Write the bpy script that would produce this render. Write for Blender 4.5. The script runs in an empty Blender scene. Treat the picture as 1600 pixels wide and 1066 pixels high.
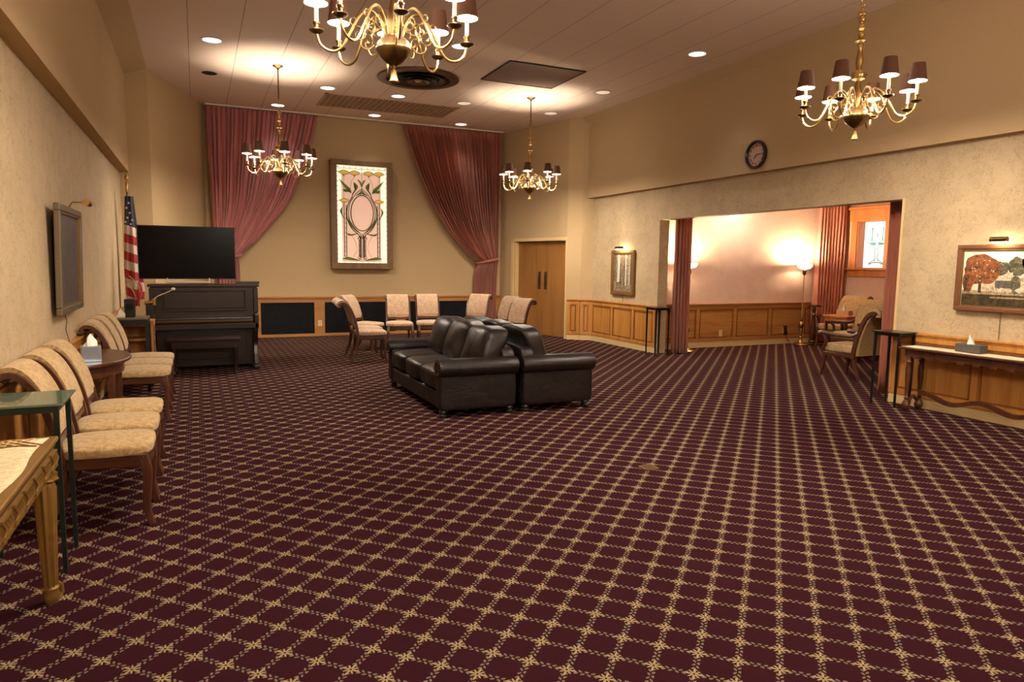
import bpy, bmesh, math, random
from mathutils import Vector, Matrix, noise
random.seed(7)
PI = math.pi
scene = bpy.context.scene
COL = scene.collection

# ------------------------------------------------------------------ node helpers
class E:
    """tiny expression wrapper over Math nodes"""
    def __init__(s, nt, sock): s.nt = nt; s.s = sock
    def _op(s, op, *a, clamp=False):
        n = s.nt.nodes.new('ShaderNodeMath'); n.operation = op; n.use_clamp = clamp
        for i, v in enumerate((s,) + a):
            if isinstance(v, E): s.nt.links.new(v.s, n.inputs[i])
            else: n.inputs[i].default_value = float(v)
        return E(s.nt, n.outputs[0])
    def __add__(s, o): return s._op('ADD', o)
    __radd__ = __add__
    def __sub__(s, o): return s._op('SUBTRACT', o)
    def __rsub__(s, o): return (s * -1.0) + o
    def __mul__(s, o): return s._op('MULTIPLY', o)
    __rmul__ = __mul__
    def __truediv__(s, o): return s._op('DIVIDE', o)
    def abs(s): return s._op('ABSOLUTE')
    def lt(s, o): return s._op('LESS_THAN', o)
    def gt(s, o): return s._op('GREATER_THAN', o)
    def mn(s, o): return s._op('MINIMUM', o)
    def mx(s, o): return s._op('MAXIMUM', o)
    def fract(s): return s._op('FRACT')
    def floor(s): return s._op('FLOOR')
    def sin(s): return s._op('SINE')
    def cos(s): return s._op('COSINE')
    def sqrt(s): return s._op('SQRT')
    def atan2(s, o): return s._op('ARCTAN2', o)
    def clamp(s): return s._op('ADD', 0.0, clamp=True)
    def smooth(s, a, b):
        n = s.nt.nodes.new('ShaderNodeMapRange'); n.interpolation_type = 'SMOOTHSTEP'
        s.nt.links.new(s.s, n.inputs[0]); n.inputs[1].default_value = a; n.inputs[2].default_value = b
        return E(s.nt, n.outputs[0])

def new_mat(name):
    m = bpy.data.materials.new(name); m.use_nodes = True
    nt = m.node_tree; b = nt.nodes['Principled BSDF']
    return m, nt, b
def coords(nt, kind='Object'):
    tc = nt.nodes.new('ShaderNodeTexCoord')
    sep = nt.nodes.new('ShaderNodeSeparateXYZ'); nt.links.new(tc.outputs[kind], sep.inputs[0])
    return tc.outputs[kind], E(nt, sep.outputs[0]), E(nt, sep.outputs[1]), E(nt, sep.outputs[2])
def noise_tex(nt, vec, scale, detail=4, rough=.55, dist=0.0, stretch=None):
    if stretch:
        mp = nt.nodes.new('ShaderNodeMapping'); mp.inputs['Scale'].default_value = stretch
        nt.links.new(vec, mp.inputs[0]); vec = mp.outputs[0]
    n = nt.nodes.new('ShaderNodeTexNoise'); n.inputs['Scale'].default_value = scale
    n.inputs['Detail'].default_value = detail; n.inputs['Roughness'].default_value = rough
    n.inputs['Distortion'].default_value = dist
    nt.links.new(vec, n.inputs['Vector']); return E(nt, n.outputs['Fac'])
def mix(nt, fac, c1, c2):
    n = nt.nodes.new('ShaderNodeMix'); n.data_type = 'RGBA'
    if isinstance(fac, E): nt.links.new(fac.s, n.inputs[0])
    else: n.inputs[0].default_value = fac
    for i, c in ((6, c1), (7, c2)):
        if isinstance(c, tuple): n.inputs[i].default_value = (*c[:3], 1)
        else: nt.links.new(c, n.inputs[i])
    return n.outputs[2]
def lin(r, g, b):
    f = lambda v: (v/255/12.92) if v/255 <= .04045 else ((v/255+.055)/1.055)**2.4
    return (f(r), f(g), f(b))
def bump(nt, b, h, strength=.3, dist=.01):
    n = nt.nodes.new('ShaderNodeBump'); n.inputs['Strength'].default_value = strength; n.inputs['Distance'].default_value = dist
    nt.links.new(h.s, n.inputs['Height']); nt.links.new(n.outputs[0], b.inputs['Normal'])
def setc(nt, b, c):
    if isinstance(c, tuple): b.inputs['Base Color'].default_value = (*c, 1)
    else: nt.links.new(c, b.inputs['Base Color'])

def mat_plain(name, c, rough=.6, metal=0.0, var=.15, scale=30, bmp=0.0, coat=0.0):
    m, nt, b = new_mat(name); v, x, y, z = coords(nt)
    n = noise_tex(nt, v, scale)
    setc(nt, b, mix(nt, n, tuple(k*(1-var) for k in c), tuple(min(1, k*(1+var)) for k in c)))
    b.inputs['Roughness'].default_value = rough; b.inputs['Metallic'].default_value = metal
    b.inputs['Coat Weight'].default_value = coat
    if bmp: bump(nt, b, n, bmp, .004)
    return m
def mat_wood(name, c1, c2, rough=.4, axis='Z', scale=9, coat=0.15):
    m, nt, b = new_mat(name); v, x, y, z = coords(nt)
    st = {'X': (.07, 1, 1), 'Y': (1, .07, 1), 'Z': (1, 1, .07)}[axis]
    n = noise_tex(nt, v, scale, 6, .6, .6, st)
    f = noise_tex(nt, v, scale*7, 3, .6, .2, st)
    w = (n*.75 + f*.35).smooth(.32, .75)
    setc(nt, b, mix(nt, w, c1, c2)); b.inputs['Roughness'].default_value = rough
    b.inputs['Coat Weight'].default_value = coat; b.inputs['Coat Roughness'].default_value = .25
    bump(nt, b, f, .12, .002)
    return m
def mat_emit(name, c, s):
    m, nt, b = new_mat(name)
    setc(nt, b, c); b.inputs['Emission Color'].default_value = (*c, 1); b.inputs['Emission Strength'].default_value = s
    return m

def mat_wall(name, c1, c2, c3):
    """mottled wallpaper with a fine scrolling vine print"""
    m, nt, b = new_mat(name); v, x, y, z = coords(nt)
    big = noise_tex(nt, v, 2.2, 3)
    n1 = noise_tex(nt, v, 13, 4, .6, 2.6)
    n2 = noise_tex(nt, v, 9, 4, .62, 3.0)
    n3 = noise_tex(nt, v, 40, 2, .6, .6)
    line = ((n1 - .5).abs()).smooth(.022, .004) * noise_tex(nt, v, 7, 2).smooth(.42, .55)
    blot = n2.smooth(.56, .66)
    c = mix(nt, big.smooth(.3, .7), c1, tuple(k*.90 for k in c1))
    c = mix(nt, n3.smooth(.40, .62)*.22, c, c3)
    c = mix(nt, blot*.42, c, c3)
    c = mix(nt, line*.75, c, c2)
    setc(nt, b, c); b.inputs['Roughness'].default_value = .8
    bump(nt, b, n1, .08, .003)
    return m
def mat_carpet():
    m, nt, b = new_mat('carpet'); v, x, y, z = coords(nt)
    P = .1535; r2 = 1/math.sqrt(2)
    u = ((x + y)*r2 - 2.274)/P; w = ((x - y)*r2 + 1.131)/P
    fu = (u + .5).fract() - .5; fw = (w + .5).fract() - .5      # -.5...5, flower at 0
    r = (fu*fu + fw*fw).sqrt(); th = fu.atan2(fw)
    pet = (th*4.0).cos()
    pet8 = (th*8.0).cos()
    R = pet*.028 + pet8*.085 + .145
    flower = r.lt(R); heart = r.lt(.034)
    fl = flower*(1 - heart)
    def strand(s, t):
        # pairs of slanted leaves along a stem: s along the strand, t across it
        a = t.abs(); n_ = 6.0
        ls = (((s*n_ + t.gt(0)*.5).fract()) - .5)/n_
        dt = a - .050
        p_ = ls*.80 - dt*.60; q_ = ls*.60 + dt*.80
        e = (p_*p_)/(.062*.062) + (q_*q_)/(.030*.030)
        return e.lt(1.0)
    s1 = strand(fu.abs(), fw); s2 = strand(fw.abs(), fu)
    stem = (fu.abs().lt(.009)).mx(fw.abs().lt(.009))
    leaf = s1.mx(s2)*(1 - r.lt(.17))
    ng = noise_tex(nt, v, 60, 2)
    fine = noise_tex(nt, v, 420, 2)
    dark = mix(nt, fine, lin(36, 14, 21), lin(66, 30, 38))
    gold = mix(nt, fine, lin(130, 112, 82), lin(188, 170, 130))
    grn = mix(nt, ng.smooth(.4, .6), lin(144, 120, 98), lin(112, 114, 102))
    c = mix(nt, stem*.5, dark, lin(20, 8, 10))
    c = mix(nt, leaf*.92, c, grn)
    c = mix(nt, fl, c, gold)
    c = mix(nt, heart*.7, c, lin(46, 26, 18))
    setc(nt, b, c); b.inputs['Roughness'].default_value = .95
    b.inputs['Specular IOR Level'].default_value = .02
    bump(nt, b, fine, .5, .004)
    return m
def mat_ceiling():
    m, nt, b = new_mat('ceiling_tile'); v, x, y, z = coords(nt)
    fx = ((x/.61) + .5).fract() - .5
    seam = fx.abs().lt(.006)
    fy = ((y/2.44) + .13).fract() - .5
    seam = seam.mx(fy.abs().lt(.0008)*.6)
    n = noise_tex(nt, v, 90, 3)
    pits = noise_tex(nt, v, 260, 1).smooth(.62, .72)
    c = mix(nt, n, lin(226, 202, 180), lin(240, 218, 198))
    c = mix(nt, pits*.25, c, lin(150, 120, 96))
    c = mix(nt, seam*.8, c, lin(90, 66, 48))
    setc(nt, b, c); b.inputs['Roughness'].default_value = .85
    return m
def mat_damask(name, c1, c2, sc=22):
    m, nt, b = new_mat(name); v, x, y, z = coords(nt)
    n = noise_tex(nt, v, sc, 4, .6, 2.5); f = noise_tex(nt, v, 260, 2)
    c = mix(nt, n.smooth(.46, .56), c1, c2)
    c = mix(nt, f*.35, c, tuple(k*.7 for k in c1))
    setc(nt, b, c); b.inputs['Roughness'].default_value = .9; b.inputs['Sheen Weight'].default_value = .2
    bump(nt, b, f, .3, .003)
    return m
def mat_leather():
    m, nt, b = new_mat('black_leather'); v, x, y, z = coords(nt)
    n = noise_tex(nt, v, 5, 5, .6, 1.2); f = noise_tex(nt, v, 150, 3)
    c = mix(nt, n, lin(10, 6, 7), lin(30, 19, 16))
    setc(nt, b, c); b.inputs['Roughness'].default_value = .40
    b.inputs['Specular IOR Level'].default_value = .4
    h = n*1.0 + f*.06
    bump(nt, b, h, .4, .02)
    return m
def mat_cloth(name, c, dark=.72):
    m, nt, b = new_mat(name); v, x, y, z = coords(nt)
    n = noise_tex(nt, v, 14, 5, .6, .5, (1, 1, .12)); f = noise_tex(nt, v, 240, 2)
    setc(nt, b, mix(nt, (n*.8 + f*.3).smooth(.3, .8), tuple(k*dark for k in c), c))
    b.inputs['Roughness'].default_value = .75; b.inputs['Sheen Weight'].default_value = .25
    bump(nt, b, f, .2, .002)
    return m
def mat_brass(name, c, rough=.28, metal=1.0):
    m, nt, b = new_mat(name); v, x, y, z = coords(nt)
    n = noise_tex(nt, v, 26, 3)
    setc(nt, b, mix(nt, n, tuple(k*.72 for k in c), c)); b.inputs['Metallic'].default_value = metal
    b.inputs['Roughness'].default_value = rough
    return m
def mat_dashes(name, c_paint):
    """brushy painted canvas"""
    m, nt, b = new_mat(name); v, x, y, z = coords(nt)
    n = noise_tex(nt, v, 9, 6, .65, 1.5); n2 = noise_tex(nt, v, 34, 4, .6, 1.0)
    c = mix(nt, n.smooth(.35, .65), c_paint[0], c_paint[1]); c = mix(nt, n2.smooth(.5, .62), c, c_paint[2])
    setc(nt, b, c); b.inputs['Roughness'].default_value = .45
    bump(nt, b, n2, .25, .003)
    return m

M = {}
M['wall'] = mat_wall('wallpaper', lin(198, 174, 138), lin(130, 110, 78), lin(168, 143, 106))
M['upper'] = mat_plain('painted_plaster', lin(190, 163, 122), .85, 0, .05, 40, .05)
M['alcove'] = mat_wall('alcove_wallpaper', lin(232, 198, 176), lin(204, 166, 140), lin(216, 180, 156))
M['carpet'] = mat_carpet()
M['ceil'] = mat_ceiling()
M['plainceil'] = mat_plain('plaster_ceiling', lin(214, 184, 156), .85, 0, .04)
M['oak'] = mat_wood('oak_panel', lin(172, 112, 48), lin(206, 146, 74), .42)
M['bead'] = mat_wood('oak_bead', lin(120, 72, 28), lin(150, 96, 44), .42)
M['oakX'] = mat_wood('oak_rail', lin(176, 116, 56), lin(206, 150, 86), .42, 'Y')
M['oakB'] = mat_wood('oak_rail_back', lin(160, 104, 50), lin(192, 138, 76), .42, 'X')
M['doorwood'] = mat_wood('door_veneer', lin(136, 90, 44), lin(164, 115, 62), .38, 'Z', 5)
M['orangewood'] = mat_wood('window_casing_wood', lin(190, 112, 54), lin(222, 146, 84), .4)
M['walnut'] = mat_wood('walnut', lin(54, 27, 16), lin(96, 53, 32), .35, 'Z', 14, .3)
M['walnutX'] = mat_wood('walnut_rail', lin(54, 27, 16), lin(96, 53, 32), .35, 'X', 14, .3)
M['pianowood'] = mat_wood('piano_mahogany', lin(24, 10, 8), lin(46, 22, 17), .34, 'X', 8, .2)
M['cream'] = mat_plain('cream_paint', lin(222, 192, 138), .5, 0, .04)
M['white'] = mat_plain('white_paint', lin(232, 222, 204), .5, 0, .03)
M['fabric'] = mat_damask('beige_damask', lin(196, 166, 116), lin(168, 136, 90), 14)
M['fabric_far'] = mat_damask('pink_beige_damask', lin(206, 176, 146), lin(172, 138, 106))
M['fabric_gold'] = mat_damask('gold_damask', lin(190, 148, 88), lin(158, 118, 62))
M['leather'] = mat_leather()
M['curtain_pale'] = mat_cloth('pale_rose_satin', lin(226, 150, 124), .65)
M['curtain'] = mat_cloth('dusty_rose_satin', lin(192, 116, 114))
M['curtain_rust'] = mat_cloth('rust_rose_satin', lin(180, 106, 82))
M['brass'] = mat_brass('brass', lin(196, 160, 100))
M['darkbrass'] = mat_brass('aged_brass', lin(120, 92, 56), .35)
M['candle'] = mat_plain('candle_sleeve', lin(250, 236, 205), .5, 0, .03)
M['shade'] = mat_plain('brown_shade', lin(96, 60, 38), .8, 0, .1)
M['shade_in'] = mat_plain('shade_lining', lin(245, 232, 205), .7, 0, .02)
M['bulb'] = mat_emit('bulb_glow', (1.0, .86, .69), 3800)
M['black'] = mat_plain('black_metal', lin(26, 22, 22), .4, .3, .1)
M['blackwood'] = mat_plain('ebony_stain', lin(30, 24, 22), .32, 0, .2, 40, 0, .3)
M['screen'] = mat_plain('tv_screen', lin(5, 3, 5), .22, 0, .02)
M['screen'].node_tree.nodes['Principled BSDF'].inputs['Specular IOR Level'].default_value = .12
M['silver'] = mat_plain('silver_metal', lin(190, 184, 176), .3, .9, .05)
M['grille'] = mat_plain('dark_grille', lin(18, 18, 22), .5, .4, .1)
M['grille_back'] = mat_plain('grille_void', lin(10, 10, 14), .9, 0, .1)
M['bronze'] = mat_plain('bronze_metal', lin(104, 82, 62), .38, .7, .12)
M['bronze_d'] = mat_plain('dark_bronze', lin(48, 38, 30), .5, .6, .1)
M['eggcrate'] = mat_plain('beige_eggcrate', lin(190, 156, 122), .7, 0, .05)
M['egg_back'] = mat_plain('duct_void', lin(84, 62, 44), .9, 0, .05)
M['panelmesh'] = mat_plain('brown_perforated', lin(128, 98, 76), .75, 0, .12, 300)
M['gold'] = mat_brass('gilt_wood', lin(160, 122, 62), .42, .55)
M['golddark'] = mat_plain('gilt_groove', lin(92, 62, 26), .5, .3, .15)
M['runner'] = mat_damask('cream_brocade', lin(238, 222, 180), lin(214, 192, 140), 18)
M['lace'] = mat_damask('ivory_lace', lin(240, 224, 190), lin(220, 200, 160), 60)
M['tissue'] = mat_plain('white_tissue', lin(245, 240, 230), .9, 0, .03)
M['greybox'] = mat_plain('dark_grey_card', lin(84, 80, 76), .6, 0, .1)
M['tanbox'] = mat_plain('tan_card', lin(200, 160, 120), .6, 0, .1)
M['bluesilver'] = mat_plain('blue_silver', lin(196, 216, 240), .16, .8, .2, 12)
M['plastic'] = mat_plain('ivory_plastic', lin(236, 222, 188), .4, 0, .02)
M['navy'] = mat_cloth('flag_blue', lin(30, 30, 60), .6)
M['red'] = mat_cloth('flag_red', lin(178, 36, 44), .7)
M['flagwhite'] = mat_cloth('flag_white', lin(226, 206, 190), .85)
M['fringe'] = mat_cloth('gold_fringe', lin(196, 150, 80), .6)
M['keyivory'] = mat_plain('key_ivory', lin(225, 205, 165), .3, 0, .03)
M['pewter'] = mat_plain('pewter_frame', lin(112, 98, 78), .45, .35, .2, 60)
M['goldframe'] = mat_plain('dull_gold_frame', lin(140, 108, 62), .4, .5, .2, 60)
M['copperframe'] = mat_plain('copper_brown_frame', lin(128, 84, 58), .4, .3, .2, 60)
M['lampglass'] = mat_emit('opal_lamp_glass', (1.0, .80, .50), 9)
M['downlight'] = mat_emit('downlight_lens', (1.0, .90, .78), 5)
M['greenlead'] = mat_plain('green_glass', lin(92, 104, 40), .3, 0, .2, 60)
M['lead'] = mat_plain('lead_came', lin(50, 58, 16), .6, 0, .1)
M['amber'] = mat_emit('amber_lit_glass', lin(240, 190, 90), .4)
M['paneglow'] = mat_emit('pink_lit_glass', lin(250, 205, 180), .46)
M['paneedge'] = mat_emit('edge_glow_glass', lin(255, 246, 214), 1.1)  # glow of bulbs behind the panel edges, put in as stronger emission
M['daypane'] = mat_emit('daylit_clear_glass', lin(226, 246, 252), .95)
M['dayteal'] = mat_emit('daylit_teal_glass', lin(110, 190, 180), .5)
M['greenglass'] = None
m, nt, b = new_mat('green_glass_top'); setc(nt, b, lin(120, 150, 128)); b.inputs['Roughness'].default_value = .06
b.inputs['Alpha'].default_value = 1; b.inputs['Transmission Weight'].default_value = .45; b.inputs['Coat Weight'].default_value = .5
M['greenglass'] = m
M['darkgreen'] = mat_plain('dark_green_metal', lin(34, 48, 42), .4, .4, .1)

# ------------------------------------------------------------------ mesh helpers
class MB:
    def __init__(s): s.v = []; s.f = []; s.mi = []; s.m = 0
    def add(s, vs, fs):
        o = len(s.v); s.v += [tuple(v) for v in vs]
        s.f += [tuple(i + o for i in f) for f in fs]; s.mi += [s.m]*len(fs); return s
    def box(s, x0, x1, y0, y1, z0, z1):
        vs = [(x, y, z) for x in (x0, x1) for y in (y0, y1) for z in (z0, z1)]
        return s.add(vs, [(0,1,3,2),(4,6,7,5),(0,4,5,1),(2,3,7,6),(0,2,6,4),(1,5,7,3)])
    def obox(s, p0, p1, w, z0, z1, off=0.0):
        """upright slab along the floor line p0->p1, thickness w to its left (plus off)"""
        a = Vector(p0); b_ = Vector(p1); d = (b_ - a).normalized(); n = Vector((-d.y, d.x))
        q = [a + n*off, b_ + n*off, b_ + n*(off + w), a + n*(off + w)]
        return s.prism([(k.x, k.y) for k in q], z0, z1)
    def prism(s, poly, z0, z1):
        n = len(poly); vs = [(x, y, z0) for x, y in poly] + [(x, y, z1) for x, y in poly]
        fs = [tuple(range(n))[::-1], tuple(range(n, 2*n))] + [(i, (i+1) % n, (i+1) % n + n, i + n) for i in range(n)]
        return s.add(vs, fs)
    def lathe(s, prof, cx=0, cy=0, n=20, cap=True, flute=0, fa=0.0):
        vs = []; fs = []
        for r, z in prof:
            for k in range(n):
                a = 2*PI*k/n; rr = r*(1 + fa*math.cos(flute*a)) if flute else r
                vs.append((cx + rr*math.cos(a), cy + rr*math.sin(a), z))
        m = len(prof)
        for j in range(m - 1):
            for k in range(n):
                fs.append((j*n + k, j*n + (k+1) % n, (j+1)*n + (k+1) % n, (j+1)*n + k))
        if cap:
            fs.append(tuple(range(n))[::-1]); fs.append(tuple((m-1)*n + k for k in range(n)))
        return s.add(vs, fs)
    def tube(s, pts, r, n=8, closed=False, sq=False):
        pts = [Vector(p) for p in pts]; N = len(pts)
        rs = r if isinstance(r, (list, tuple)) else [r]*N
        vs = []; fs = []; up = None
        for i, p in enumerate(pts):
            a = pts[i-1] if (i > 0 or closed) else pts[0]; b_ = pts[(i+1) % N] if (i < N-1 or closed) else pts[-1]
            t = (b_ - a).normalized()
            if up is None:
                up = Vector((0, 0, 1)) if abs(t.z) < .9 else Vector((0, 1, 0))
            x = t.cross(up).normalized(); up = x.cross(t).normalized()
            for k in range(n):
                ang = 2*PI*k/n + (PI/4 if sq else 0)
                vs.append(p + (x*math.cos(ang) + up*math.sin(ang))*rs[i])
        L = N if closed else N - 1
        for j in range(L):
            for k in range(n):
                j2 = (j+1) % N
                fs.append((j*n + k, j*n + (k+1) % n, j2*n + (k+1) % n, j2*n + k))
        if not closed:
            fs.append(tuple(range(n))[::-1]); fs.append(tuple((N-1)*n + k for k in range(n)))
        return s.add(vs, fs)
    def ribbon(s, pts, th, y0, y1, axis='Y'):
        """side profile (x,z) centre line with thickness th, extruded from y0 to y1"""
        N = len(pts); ths = th if isinstance(th, (list, tuple)) else [th]*N
        L = []; R = []
        for i in range(N):
            a = Vector(pts[max(0, i-1)]); b_ = Vector(pts[min(N-1, i+1)]); t = (b_ - a).normalized(); n = Vector((-t.y, t.x))
            p = Vector(pts[i]); L.append(p + n*ths[i]/2); R.append(p - n*ths[i]/2)
        vs = []
        for i in range(N):
            vs += [(L[i].x, y0, L[i].y), (R[i].x, y0, R[i].y), (R[i].x, y1, R[i].y), (L[i].x, y1, L[i].y)]
        fs = [(0, 1, 2, 3)]
        for i in range(N-1):
            o = 4*i; q = o + 4
            fs += [(o, q, q+1, o+1), (o+1, q+1, q+2, o+2), (o+2, q+2, q+3, o+3), (o+3, q+3, q, o)]
        o = 4*(N-1); fs.append((o+3, o+2, o+1, o))
        if axis == 'X': vs = [(y, -x, z) for x, y, z in vs]
        return s.add(vs, fs)
    def pillow(s, c, d, n=10, k=4.0, wr=0.0, seed=0, fn=None):
        """soft box: a subdivided cube rounded with an Lk norm"""
        idx = {}; vs = []; fs = []
        def vid(p):
            key = tuple(round(q, 5) for q in p)
            if key not in idx:
                q = Vector(p); l = (abs(q.x)**k + abs(q.y)**k + abs(q.z)**k)**(1/k)
                q = q/l
                w = Vector((c[0] + q.x*d[0]/2, c[1] + q.y*d[1]/2, c[2] + q.z*d[2]/2))
                if wr: w += q.normalized()*wr*noise.noise(w*5 + Vector((seed, 0, 0)))
                if fn: w = fn(w, q)
                idx[key] = len(vs); vs.append(w)
            return idx[key]
        g = [math.sin((-1 + 2*i/n)*PI/2*.92)/math.sin(PI/2*.92) for i in range(n+1)]
        for ax in range(3):
            for sg in (-1, 1):
                for i in range(n):
                    for j in range(n):
                        q = []
                        for (a, b_) in ((g[i], g[j]), (g[i+1], g[j]), (g[i+1], g[j+1]), (g[i], g[j+1])):
                            p = [0, 0, 0]; p[ax] = sg; p[(ax+1) % 3] = a; p[(ax+2) % 3] = b_; q.append(vid(p))
                        fs.append(tuple(q) if sg > 0 else tuple(q[::-1]))
        return s.add(vs, fs)
    def build(s, name, mat, parent=None, loc=None, bevel=0.0, seg=2, smooth=True, sub=0, solid=0.0):
        me = bpy.data.meshes.new(name); me.from_pydata(s.v, [], s.f); me.update()
        mats = mat if isinstance(mat, (list, tuple)) else [mat]
        for m_ in mats: me.materials.append(m_)
        if len(mats) > 1:
            for p, i in zip(me.polygons, s.mi): p.material_index = i
        bm = bmesh.new(); bm.from_mesh(me); bmesh.ops.recalc_face_normals(bm, faces=bm.faces); bm.to_mesh(me); bm.free()
        if smooth:
            for p in me.polygons: p.use_smooth = True
        o = bpy.data.objects.new(name, me); COL.objects.link(o)
        if parent: o.parent = parent
        if loc: o.location = loc
        if solid:
            k = o.modifiers.new('solid', 'SOLIDIFY'); k.thickness = solid; k.offset = 0
        if bevel:
            k = o.modifiers.new('bevel', 'BEVEL'); k.width = bevel; k.segments = seg; k.limit_method = 'ANGLE'; k.angle_limit = .6
        if sub:
            k = o.modifiers.new('sub', 'SUBSURF'); k.levels = sub; k.render_levels = sub
        if smooth:
            try: me.set_sharp_from_angle(angle=.75)
            except Exception: pass
        return o

def tag(o, label, cat=None, group=None):
    o['label'] = label
    if cat: o['category'] = cat
    if group: o['group'] = group
    return o
def thing(name, label, cat, loc=(0, 0, 0), rz=0.0, group=None):
    o = bpy.data.objects.new(name, None); COL.objects.link(o); o.empty_display_size = .1
    o.location = loc; o.rotation_euler = (0, 0, rz); return tag(o, label, cat, group)
def struct(mb, name, mat, **k):
    o = mb.build(name, mat, smooth=k.pop('smooth', False), **k); o['kind'] = 'structure'; return o
def sempty(name, loc=(0, 0, 0)):
    o = bpy.data.objects.new(name, None); COL.objects.link(o); o.location = loc; o['kind'] = 'structure'; return o
def kids(o): return [c for c in bpy.data.objects if c.parent == o]
def copy_tree(o, parent=None):
    c = o.copy(); COL.objects.link(c); c.parent = parent
    for ch in kids(o):
        if ch != c: copy_tree(ch, c)
    return c
def dup(src, loc, rz, label, group=None):
    c = copy_tree(src); c.location = loc; c.rotation_euler = (0, 0, rz); c['label'] = label
    if group: c['group'] = group
    return c
def bez(p0, p1, p2, p3, n=8):
    out = []
    for i in range(n+1):
        t = i/n; a = (1-t)**3; b_ = 3*t*(1-t)**2; c = 3*t*t*(1-t); d = t**3
        out.append(tuple(a*p0[k] + b_*p1[k] + c*p2[k] + d*p3[k] for k in range(len(p0))))
    return out
def spline(pts, n=6):
    """Catmull-Rom through the points"""
    P_ = [Vector(p) for p in pts]; P_ = [P_[0]*2 - P_[1]] + P_ + [P_[-1]*2 - P_[-2]]; out = []
    for i in range(1, len(P_)-2):
        for k in range(n):
            t = k/n; a, b_, c, d = P_[i-1:i+3]
            out.append(.5*((2*b_) + (c-a)*t + (2*a-5*b_+4*c-d)*t*t + (3*b_-a-3*c+d)*t**3))
    out.append(P_[-2]); return [tuple(p) for p in out]
# ================================================================== THE ROOM
XR, YB, ZC, ZS = 7.34, 14.74, 4.45, 2.87
def fb(mb, p, d, n, s0, s1, o0, o1, z0, z1):
    """box in a wall frame: s along the wall, o out of it"""
    vs = [(p[0] + d[0]*s + n[0]*o, p[1] + d[1]*s + n[1]*o, z) for s in (s0, s1) for o in (o0, o1) for z in (z0, z1)]
    mb.add(vs, [(0,1,3,2),(4,6,7,5),(0,4,5,1),(2,3,7,6),(0,2,6,4),(1,5,7,3)])
def frame(p, q, flip=1):
    d = (Vector(q) - Vector(p)); L = d.length; d.normalize(); return d, Vector((-d.y, d.x))*flip, L

struct(MB().box(-1.15, 12.7, -3.4, 15.0, -.12, 0), 'floor', M['carpet'])
c = MB().box(-1.15, 7.5, -3.4, 15.0, ZC, ZC + .1)
struct(c, 'ceiling', M['ceil'])
struct(MB().box(7.54, 12.6, 3.3, 10.6, 2.92, 3.02), 'ceiling_alcove', M['plainceil'])
# left wall: lower papered part, upper plaster part standing forward of it
w = MB(); w.box(-1.15, -1.03, -3.3, 12.4, 0, ZS + .05); w.m = 1; w.box(-1.15, -.905, -3.3, 12.36, ZS, ZC)
struct(w, 'wall_left', [M['wall'], M['upper']])
# chamfered far-left corner and the back wall
w = MB()
w.prism([(-1.15, 12.36), (-.60, 12.36), (.20, YB), (.20, 14.95), (-1.15, 14.95)], 0, ZC)
w.box(.20, 6.36, YB, 14.95, 0, ZC)
struct(w, 'wall_back', M['upper'])
# right wall with the wide opening
w = MB()
w.box(XR, 7.54, -3.3, 5.46, 0, ZS + .05); w.box(XR, 7.54, 10.03, 12.24, 0, ZS + .05); w.box(XR, 7.54, 5.46, 10.03, 2.33, ZS + .05)
w.m = 1; w.box(7.22, 7.5, -3.3, 12.30, ZS, ZC)
struct(w, 'wall_right', [M['wall'], M['upper']])
# chamfered far-right corner with the door recess
A = (6.36, YB); B = (6.93, 12.60); d, n, L = frame(A, B); n = -n if n.x > 0 else n   # n points into the room
w = MB()
fb(w, A, d, n, 0, .50, -.30, 0, 0, ZC)
fb(w, A, d, n, .50, L, -.30, 0, 2.03, ZC)
fb(w, A, d, n, .50, L, -.30, -.14, 0, 2.03)
w.prism([B, (7.13, 12.36), (XR, 12.24), (7.6, 12.24), (7.6, 12.9), (6.99, 12.66)], 0, ZC)
struct(w, 'wall_corner_right', M['upper'])
struct(MB().box(-1.15, 7.5, -3.4, -3.3, 0, ZC), 'wall_near', M['wall'])
# alcove walls
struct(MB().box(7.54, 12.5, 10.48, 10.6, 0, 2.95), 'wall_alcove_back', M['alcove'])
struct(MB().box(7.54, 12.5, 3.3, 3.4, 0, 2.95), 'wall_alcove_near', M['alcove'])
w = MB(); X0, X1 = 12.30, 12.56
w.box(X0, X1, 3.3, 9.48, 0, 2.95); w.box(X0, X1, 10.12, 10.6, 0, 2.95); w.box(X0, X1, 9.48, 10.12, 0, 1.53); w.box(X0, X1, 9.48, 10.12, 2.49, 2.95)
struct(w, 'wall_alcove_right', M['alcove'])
# sloping plaster coves along the ceiling edge
c = MB(); c.add([(-.60, -3.3, ZC), (-.60, 12.36, ZC), (-.905, 12.36, 4.33), (-.905, -3.3, 4.33), (-.905, 12.36, ZC), (-.905, -3.3, ZC)],
      [(0, 1, 2, 3), (1, 4, 2), (0, 3, 5)]); struct(c, 'trim_1', M['upper'])
c = MB(); c.add([(7.10, -3.3, ZC), (7.10, 12.5, ZC), (7.22, 12.5, 4.31), (7.22, -3.3, 4.31), (7.22, 12.5, ZC), (7.22, -3.3, ZC)],
      [(0, 3, 2, 1), (1, 2, 4), (0, 5, 3)]); struct(c, 'trim_2', M['upper'])

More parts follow.
